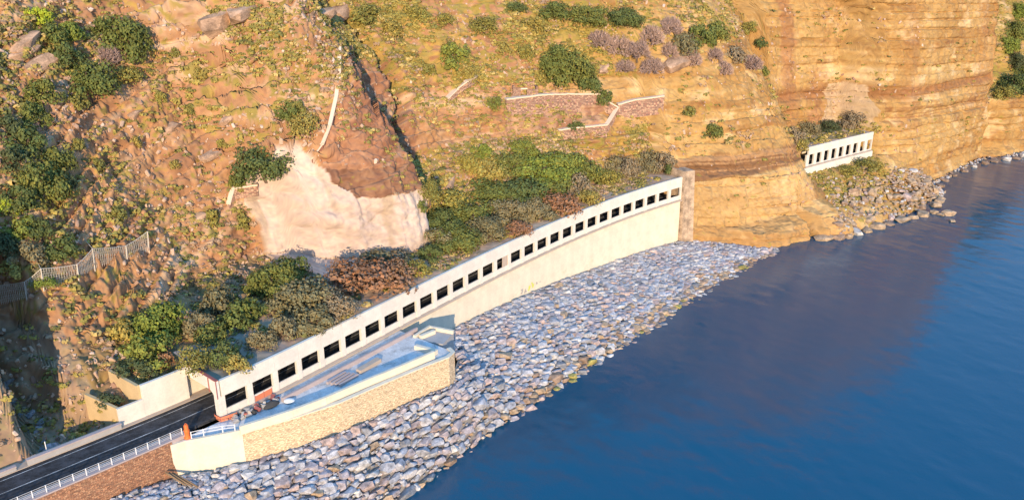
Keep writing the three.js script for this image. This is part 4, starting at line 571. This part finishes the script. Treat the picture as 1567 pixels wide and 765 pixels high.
// ---------------------------------------------------------------- old walls and fences on the slope
{
  const wallAlong = (name, pts, h, thick, up, mat, cap, label, cat) => {
    const t = thing(name, label, cat), P = pts.map(p => new THREE.Vector3(p[3], p[4], p[5])), gs = [], cs = [];
    for (let i = 0; i + 1 < P.length; i++) {
      const a = P[i], b = P[i + 1], d = b.clone().sub(a), l = Math.hypot(d.x, d.z), ang = Math.atan2(-d.z, d.x), sl = d.y / l;
      const mk = (y0, y1, th, ex) => { const g = new THREE.BoxGeometry(l + ex, y1 - y0, th, Math.max(1, Math.round(l)), 1, 1), p = g.attributes.position, uv = g.attributes.uv; for (let k = 0; k < p.count; k++) { uv.setXY(k, (p.getX(k) + p.getZ(k)) / 6, p.getY(k) / 6); p.setY(k, p.getY(k) + (y0 + y1) / 2 + (p.getX(k) + l / 2) * sl + 0.12 * noise(p.getX(k) * 1.3 + i * 7, 2.5)); p.setX(k, p.getX(k) + l / 2); } g.rotateY(ang); g.translate(a.x, a.y, a.z); g.computeVertexNormals(); return g; };
      gs.push(mk(-h, up, thick, 0.1)); cs.push(mk(up + 0.003, up + 0.35, thick + 0.3, 0.14));
    }
    obj('wall', mergeGeometries(gs), mat, t); if (cap) obj('coping', mergeGeometries(cs), cap, t);
  };
  const copingMat = std({ color: rgb(0.72, 0.56, 0.41) }), rustStone = std({ color: rgb(0.33, 0.15, 0.10), map: rockGrain });
  wallAlong('terrace_wall', AT_terraceA, 6, 1.4, 0.9, M.dryStone, copingMat, 'long dry stone terrace wall with pale coping, the upper one above the hollow', 'wall');
  wallAlong('terrace_wall', AT_terraceB, 4, 1.4, 0.8, M.dryStone, copingMat, 'short stone terrace wall with pale coping toward the golden cliff', 'wall');
  wallAlong('terrace_wall', AT_terraceC, 3.5, 1.3, 0.7, M.dryStone, copingMat, 'lower dry stone terrace wall just above the wooded hollow', 'wall');
  wallAlong('terrace_wall', AT_terraceD, 3, 1.0, 0.3, M.dryStone, copingMat, 'sloping wall joining the long and the short upper terrace walls', 'wall');
  wallAlong('stair_wall', AT_terraceE, 1.5, 0.9, 0.7, M.dryStone, copingMat, 'pale sloping stair wall between the upper and lower terraces', 'wall');
  wallAlong('path_wall', AT_path, 1.5, 0.8, 0.7, M.dryStone, copingMat, 'pale bent path wall beside the sprayed concrete face', 'wall');
  wallAlong('rock_rib', AT_seam, 1.4, 0.5, 0.2, rustStone, copingMat, 'narrow pale-topped rib running up the edge of the rust-coloured slab', 'rib');
  wallAlong('foot_path', AT_rope, 1.0, 1.2, 0.5, M.dryStone, copingMat, 'pale slanting path strip on the grassy upper slope', 'path');
  const r = thing('stone_ruin', 'small roofless stone hut above the long terrace wall', 'ruin'), q = AT_ruin[0], a = new THREE.Vector3(q[3], q[4], q[5]), b = new THREE.Vector3(...AT_ruin[1].slice(3)), ang = Math.atan2(-(b.z - a.z), b.x - a.x), L = Math.hypot(b.x - a.x, b.z - a.z);
  const bx = (x0, x1, y0, y1, z0, z1) => { const g = new THREE.BoxGeometry(x1 - x0, y1 - y0, z1 - z0); g.translate((x0 + x1) / 2, (y0 + y1) / 2, (z0 + z1) / 2); g.rotateY(ang); g.translate(a.x, a.y, a.z); return g; };
  obj('front_wall', bx(0, L * 0.3, -1, 2.2, -0.5, 0), M.dryStone, r); obj('front_wall', bx(L * 0.55, L, -1, 1.7, -0.5, 0), M.dryStone, r); obj('side_wall', bx(0, 0.5, -1, 2.7, -3.4, -0.5), M.dryStone, r); obj('side_wall', bx(L - 0.5, L, -1, 2.3, -3.4, -0.5), M.dryStone, r); obj('back_wall', bx(0.5, L - 0.5, -1, 3.2, -3.4, -2.9), M.dryStone, r); obj('lintel', bx(L * 0.28, L * 0.57, 1.75, 2.1, -0.5, 0), copingMat, r);
}
{ // rockfall net
  const t = thing('rockfall_fence', 'pale sagging rockfall net on posts across the lower left slope', 'fence'), cream = std({ color: rgb(0.62, 0.56, 0.46), roughness: 0.8 });
  const P = AT_fence.map(p => new THREE.Vector3(p[3], p[4], p[5])); P[0].add(P[0].clone().sub(P[1]).multiplyScalar(0.6));
  const up = (i) => [4.2, 3.0, 3.9, 2.6, 3.9, 2.7, 4.2][i], lean = new THREE.Vector3(0.10, 1, 0.06).normalize();
  P.forEach((p, i) => obj('post', rod(p.clone().addScaledVector(lean, -0.5), p.clone().addScaledVector(lean, up(i)), 0.13, 0.11), cream, t));
  for (let i = 0; i + 1 < P.length; i++) {
    const gs = [], a0 = P[i], b0 = P[i + 1], l = a0.distanceTo(b0), n = Math.round(l / 0.42), pt = (u, v) => { const base = a0.clone().lerp(b0, u), h = lerp(up(i), up(i + 1), u); return base.addScaledVector(lean, v * h - 0.12 * Math.sin(Math.PI * u) * 1.2 * v); };
    for (let k = 0; k < n; k++) { gs.push(rod(pt(k / n, 0), pt(Math.min(1, (k + 1) / n), 1), 0.03, 0.03, 3), rod(pt((k + 1) / n, 0), pt(k / n, 1), 0.03, 0.03, 3)); }
    for (let r = 1; r < 8; r++) gs.push(rod(pt(0, r / 8), pt(1, r / 8), 0.022, 0.022, 3));
    const net = obj('net', mergeGeometries(gs), cream, t); const cs = []; for (let k = 0; k < 6; k++) for (const v of [1]) cs.push(rod(pt(k / 6, v), pt((k + 1) / 6, v), 0.06, 0.06, 5)); obj('cable', mergeGeometries(cs), cream, net);
  }
  for (const [i, dx, dy, dz] of [[0, -9, 4.5, -9], [2, -7, 5, -9], [4, -8, 6, -8]]) { const a = P[i].clone().addScaledVector(lean, up(i)); obj('stay_cable', rod(a, a.clone().add(new THREE.Vector3(dx, dy - up(i) + 1, dz)), 0.04, 0.04, 5), cream, t); }
}

// ---------------------------------------------------------------- trees and shrubs
function crownGeo(seed, leaves, leaf, lobes, tight) {
  const R = rng(seed), L = [], P = [], Cc = [];
  for (let i = 0; i < lobes; i++) { const a = i * 2.4 + R(), h = i === 0 ? 0.66 : i % 2 ? 0.12 + R() * 0.2 : 0.3 + R() * 0.38, d = i === 0 ? 0.1 : 0.30 + 0.36 * R() * (1.2 - h); L.push([Math.cos(a) * d, h, Math.sin(a) * d, 0.27 + 0.17 * R()]); }
  const v = new THREE.Vector3(), t1 = new THREE.Vector3(), t2 = new THREE.Vector3(), c = new THREE.Vector3();
  for (let i = 0; i < leaves; i++) {
    const [x, y, z, r] = L[Math.floor(R() * lobes)]; v.set(R() * 2 - 1, R() * 2 - 1, R() * 2 - 1).normalize(); if (v.y < -0.5) v.y *= -0.6;
    const depth = R() < 0.3 ? 0.3 + 0.6 * R() : 0.86 + 0.24 * R() * tight; c.set(x, y, z).addScaledVector(v, r * depth); if (c.y < 0.02) c.y = 0.02 + 0.1 * R();
    t1.set(R() - 0.5, R() - 0.5, R() - 0.5).addScaledVector(v, -0.3 * R()).cross(v).normalize(); t2.crossVectors(v, t1).addScaledVector(v, (R() - 0.5) * 1.6).normalize();
    const s = leaf * (0.6 + 0.8 * R()), w = s * (0.5 + 0.4 * R()), q = [c.clone().addScaledVector(t1, -s), c.clone().addScaledVector(t2, -w).addScaledVector(v, 0.2 * s), c.clone().addScaledVector(t1, s), c.clone().addScaledVector(t2, w)];
    for (const k of [0, 1, 2, 0, 2, 3]) P.push(q[k].x, q[k].y, q[k].z);
    const b = 0.7 + 0.6 * R(), hue = (R() - 0.5) * 0.3; for (let k = 0; k < 6; k++) Cc.push(b * (1 + hue), b, b * (1 - hue));
  }
  const g = new THREE.BufferGeometry(); g.setAttribute('position', new THREE.Float32BufferAttribute(P, 3)); g.setAttribute('color', new THREE.Float32BufferAttribute(Cc, 3)); g.computeVertexNormals(); return g;
}
function twigGeo(seed, n) {                           // leafless: fine branches fanning out from many stems
  const R = rng(seed), Cc = [], P = []; const stick = (a, b, w) => { const d = b.clone().sub(a), s = new THREE.Vector3(R() - 0.5, R() - 0.5, R() - 0.5).cross(d).normalize().multiplyScalar(w), s2 = s.clone().cross(d).normalize().multiplyScalar(w); for (const q of [[a.clone().add(s), a.clone().sub(s), b], [a.clone().add(s2), a.clone().sub(s2), b]]) { for (const p of q) P.push(p.x, p.y, p.z); const k = 0.7 + 0.6 * R(); for (let i = 0; i < 3; i++) Cc.push(k, k, k); } };
  for (let i = 0; i < n; i++) { const v = new THREE.Vector3(R() * 2 - 1, 0.15 + R(), R() * 2 - 1).normalize(), l = 0.62 + 0.25 * R(), tip = v.clone().multiplyScalar(l), mid = v.clone().multiplyScalar(l * 0.5).add(new THREE.Vector3(R() - 0.5, R() - 0.5, R() - 0.5).multiplyScalar(0.15)); if (i % 3 === 0) stick(new THREE.Vector3((R() - 0.5) * 0.3, 0, (R() - 0.5) * 0.3), mid, 0.022); for (let k = 0; k < 4; k++) { const a = mid.clone().lerp(tip, 0.3 + 0.6 * R()); stick(a, tip.clone().add(new THREE.Vector3(R() - 0.5, R() - 0.5, R() - 0.5).multiplyScalar(0.3)), 0.02); } }
  const g = new THREE.BufferGeometry(); g.setAttribute('position', new THREE.Float32BufferAttribute(P, 3)); g.setAttribute('color', new THREE.Float32BufferAttribute(Cc, 3)); g.computeVertexNormals(); return g;
}
function trunkGeo(seed) { const R = rng(seed), gs = []; const fork = new THREE.Vector3(0.05, 0.2, 0); gs.push(rod(new THREE.Vector3(0, -0.25, 0), fork, 0.075, 0.055, 7)); for (let i = 0; i < 5; i++) { const a = i * 1.26 + R() * 0.5, e = new THREE.Vector3(Math.cos(a) * 0.38, 0.5 + 0.25 * R(), Math.sin(a) * 0.38), m = fork.clone().lerp(e, 0.5).add(new THREE.Vector3(0, 0.06, 0)); gs.push(rod(fork, m, 0.045, 0.032, 6), rod(m, e, 0.032, 0.014, 5)); } return mergeGeometries(gs); }
const CROWNS = { fine: [1, 2, 3].map(i => crownGeo(40 + i, 5200, 0.036, 15, 1)), mid: [1, 2, 3, 4].map(i => crownGeo(60 + i, 2300, 0.052, 10, 1)), small: [1, 2, 3].map(i => crownGeo(80 + i, 900, 0.075, 6, 1.2)), loose: [1, 2, 3].map(i => crownGeo(90 + i, 1800, 0.05, 12, 2.2)), twig: [1, 2, 3].map(i => twigGeo(20 + i, 420)) };
const TRUNKS = [trunkGeo(1), trunkGeo(2)];
const leafMat = (r, g, b) => std({ color: rgb(r, g, b), vertexColors: true, roughness: 0.85 });
const KINDS = [
  { name: 'evergreen_shrub', words: 'dark green rounded evergreen shrub', cat: 'shrub', mats: [leafMat(0.125, 0.145, 0.028), leafMat(0.10, 0.125, 0.03), leafMat(0.15, 0.16, 0.03)] },
  { name: 'broom_shrub', words: 'vivid yellow-green leafy shrub', cat: 'shrub', mats: [leafMat(0.40, 0.46, 0.03), leafMat(0.34, 0.40, 0.03)] },
  { name: 'olive_shrub', words: 'grey-olive dome-shaped shrub', cat: 'shrub', mats: [leafMat(0.21, 0.175, 0.085), leafMat(0.18, 0.155, 0.07), leafMat(0.25, 0.19, 0.11)] },
  { name: 'dry_shrub', words: 'rust-brown dried-out shrub', cat: 'shrub', mats: [leafMat(0.30, 0.15, 0.075), leafMat(0.27, 0.145, 0.07)] },
  { name: 'bare_shrub', words: 'bare greyish-pink twiggy shrub', cat: 'shrub', mats: [leafMat(0.44, 0.31, 0.25), leafMat(0.38, 0.27, 0.23)] },
  { name: 'yellow_shrub', words: 'olive-yellow scrubby bush', cat: 'bush', mats: [leafMat(0.27, 0.23, 0.045), leafMat(0.32, 0.25, 0.055), leafMat(0.21, 0.19, 0.04)] },
  { name: 'evergreen_shrub', words: 'deep green dense evergreen thicket', cat: 'shrub', mats: [leafMat(0.07, 0.085, 0.03), leafMat(0.08, 0.10, 0.035)] },
  { name: 'leafy_tree', words: 'mid-green leafy tree', cat: 'tree', mats: [leafMat(0.18, 0.215, 0.03), leafMat(0.20, 0.22, 0.035)] },
];
const zoneOf = (s, y) => s > 322 ? 'above the farthest cliff' : s > 200 ? 'on ledges behind the short gallery' : s > 146 ? 'on the golden headland cliff' : y < 24 && s > 62 ? 'in the hollow behind the gallery' : y < 24 && s < -3 ? 'in the planting bays by the portal' : y < 25 ? 'between gallery and sprayed concrete' : s > 75 && y < 38 ? 'in the wooded hollow below the terrace walls' : s > 75 && y < 48 ? 'beside the stone terrace walls' : s > 75 ? 'on the grassy slope above the terrace walls' : s < 22 ? 'in the gully above the rockfall net' : y < 45 ? 'on the hillside beside the sprayed concrete' : 'on the upper pink hillside';
{
  const R = rng(404);
  PLANTS.forEach(([x, y, z, r, h, kind, s], i) => {
    const K = KINDS[kind], set = kind === 4 ? CROWNS.twig : kind === 3 || kind === 5 ? (r > 2.4 ? CROWNS.loose : CROWNS.small) : r > 4 ? CROWNS.fine : r > 1.8 ? CROWNS.mid : CROWNS.small;
    const size = (r > 6 ? 'very broad ' : r > 4.2 ? 'broad ' : r > 3 ? '' : r > 2.2 ? 'middling ' : r > 1.6 ? 'small ' : 'tiny ') + (h > 1.95 * r ? 'tall ' : h < 1.3 * r ? 'low ' : ''), t = thing(K.name, `${size}${K.words} ${zoneOf(s, y)}`, K.cat, `${K.cat === 'bush' ? 'bushe' : K.cat}s ${zoneOf(s, y)}`, new THREE.Vector3(x, y - (y > 24 ? 0.28 : 0.1) * h, z));
    obj('trunk', TRUNKS[i % 2], M.bark, t); obj('crown', set[i % set.length], K.mats[i % K.mats.length], t);
    const k = kind === 0 || kind > 5 ? 1.4 : 1.28; t.scale.set(r * k, Math.max(h * 0.85, r * 0.95), r * k * (0.85 + 0.25 * R())); t.rotation.y = R() * 6.28;
  });
}
{ // scrub and grass tufts: one mass
  const tuftP = [], R0 = rng(9); for (let i = 0; i < 30; i++) { const v = new THREE.Vector3(R0() * 2 - 1, R0(), R0() * 2 - 1).normalize(), c = v.clone().multiplyScalar(0.5 + 0.22 * R0()).multiply(new THREE.Vector3(1, 0.8, 1)), t1 = new THREE.Vector3(R0() - 0.5, R0() - 0.5, R0() - 0.5).cross(v).normalize(), t2 = v.clone().cross(t1).addScaledVector(v, R0() - 0.3).normalize(), a = 0.16 + 0.14 * R0(); for (const p of [c.clone().addScaledVector(t1, -a), c.clone().addScaledVector(t2, -a * 0.8), c.clone().addScaledVector(t1, a), c.clone().addScaledVector(t1, -a), c.clone().addScaledVector(t1, a), c.clone().addScaledVector(t2, a * 0.8)]) tuftP.push(p.x, p.y, p.z); }
  const g = new THREE.BufferGeometry(); g.setAttribute('position', new THREE.Float32BufferAttribute(tuftP, 3)); g.computeVertexNormals();
  const R = rng(606), items = [], N = land.pos.length / 3;
  const density = (s, y, o) => { if (hidden(s, y) || y > 88 || y < 5) return 0; if (s > 34 && s < 68 && shotcrete(s, y)) return 0; const patch = 0.5 + 1.6 * fbm(s * 0.12, y * 0.14, 71, 3); let d = s < -14 ? 0.12 : s < 75 ? 0.14 + 0.14 * sstep(48, 64, y) : s < 145 ? (y > 46 ? 0.5 : y < 34 ? 0.5 : 0.14) : s < 200 ? (y > 54 ? 0.3 : y > 27 ? 0.06 : 0.012) : s < 242 && y < 24 ? (y > 6 ? 0.35 : 0.05) : s > 321 && y > 22 ? 0.5 : 0.015; if (inPoly(WEDGE, s, y)) d = y < 39.5 && s < 68 ? 0.01 : 0.07; return d * clamp(patch, 0, 1.6); };
  for (let k = 0; k < 400000 && items.length < 42000; k++) { const i = Math.floor(R() * N), s = land.sy[3 * i], y = land.sy[3 * i + 1], o = land.sy[3 * i + 2]; if (s < -30 || R() > density(s, y, o)) continue; items.push([land.pos[3 * i] + (R() - 0.5) * 0.4, land.pos[3 * i + 1] - 0.08, land.pos[3 * i + 2] + (R() - 0.5) * 0.4, s, y]); }
  for (let k = 0; k < 3600; k++) { const s = 8 + R() * 136, o = 1.6 + 10 * Math.pow(R(), 0.7), q = world(s, o, 21.35 + 0.5 * sstep(5, 12, o)); if (fbm(s * 0.16, o * 0.25, 9, 3) + 0.2 < R() * 0.35 || (s < 14 && R() < 0.7)) continue; items.push([q.x, q.y, q.z, s, 22]); }
  for (let k = 0; k < 260; k++) { const s = 203 + R() * 34, o = 1.5 + 9.5 * R(), q = world(s, o, 21.1); items.push([q.x, q.y, q.z, s, 22]); }
  const mesh = new THREE.InstancedMesh(g, std({ color: rgb(1, 1, 1), roughness: 0.9 }), items.length), m4 = new THREE.Matrix4(), q = new THREE.Quaternion(), e = new THREE.Euler(), col = new THREE.Color();
  items.forEach(([x, y, z, s, h], i) => {
    const big = Math.pow(R(), 2.2), r = 0.3 + 1.0 * big; e.set((R() - 0.5) * 0.5, R() * 6.28, (R() - 0.5) * 0.5); m4.compose(new THREE.Vector3(x, y, z), q.setFromEuler(e), new THREE.Vector3(r * 1.25, r * (0.7 + 0.4 * R()), r * 1.25)); mesh.setMatrixAt(i, m4);
    const t = R() + 0.4 * noise(s * 0.1, h * 0.1, 5), c = t < 0.34 ? [0.36, 0.28, 0.065] : t < 0.62 ? [0.26, 0.22, 0.05] : t < 0.76 ? [0.18, 0.17, 0.045] : t < 0.92 ? [0.52, 0.38, 0.13] : [0.38, 0.25, 0.15], k = 0.8 + 0.4 * R(); mesh.setColorAt(i, col.setRGB(c[0] * k, c[1] * k, c[2] * k));
  });
  mesh.name = 'scrub'; mesh.userData = { kind: 'stuff', label: 'low yellow-green scrub and dry grass scattered over the slopes' }; scene.add(mesh);
}

{ // loose pale stones on the open slopes
  const R = rng(707), N = land.pos.length / 3, items = [];
  for (let k = 0; k < 200000 && items.length < 9000; k++) { const i = Math.floor(R() * N), s = land.sy[3 * i], y = land.sy[3 * i + 1]; if (hidden(s, y) || s < -30 || s > 260 || y > 88 || y < 9 || (s > 34 && s < 68 && shotcrete(s, y))) continue; const w = (s < 145 ? 0.5 : 0.12) * clamp(0.4 + 2 * fbm(s * 0.09, y * 0.11, 44, 3), 0, 1.2); if (R() > w || (s > 46 && s < 68 && y < 40) || (R() < 0.75 && inPoly(WEDGE, s, y))) continue; items.push([land.pos[3 * i], land.pos[3 * i + 1], land.pos[3 * i + 2], s]); }
  const mesh = new THREE.InstancedMesh(ROCKS[3], std({ color: rgb(1, 1, 1), roughness: 1 }), items.length), m4 = new THREE.Matrix4(), q = new THREE.Quaternion(), e = new THREE.Euler(), col = new THREE.Color();
  items.forEach(([x, y, z, s], i) => { const r = 0.12 + 0.42 * Math.pow(R(), 3); e.set(R() * 3, R() * 6, R() * 3); m4.compose(new THREE.Vector3(x, y, z), q.setFromEuler(e), new THREE.Vector3(r * 1.4, r, r)); mesh.setMatrixAt(i, m4); const t = R(), c = t < 0.45 ? [0.52, 0.36, 0.25] : t < 0.75 ? [0.42, 0.26, 0.17] : t < 0.85 ? [0.62, 0.48, 0.37] : [0.32, 0.19, 0.13]; mesh.setColorAt(i, col.setRGB(...c)); });
  mesh.name = 'loose_stones'; mesh.userData = { kind: 'stuff', label: 'loose pale stones lying over the pink hillside' }; scene.add(mesh);
}

scene.traverse(o => { if (o.isMesh) { o.castShadow = true; o.receiveShadow = true; } });
renderer.render(scene, camera);
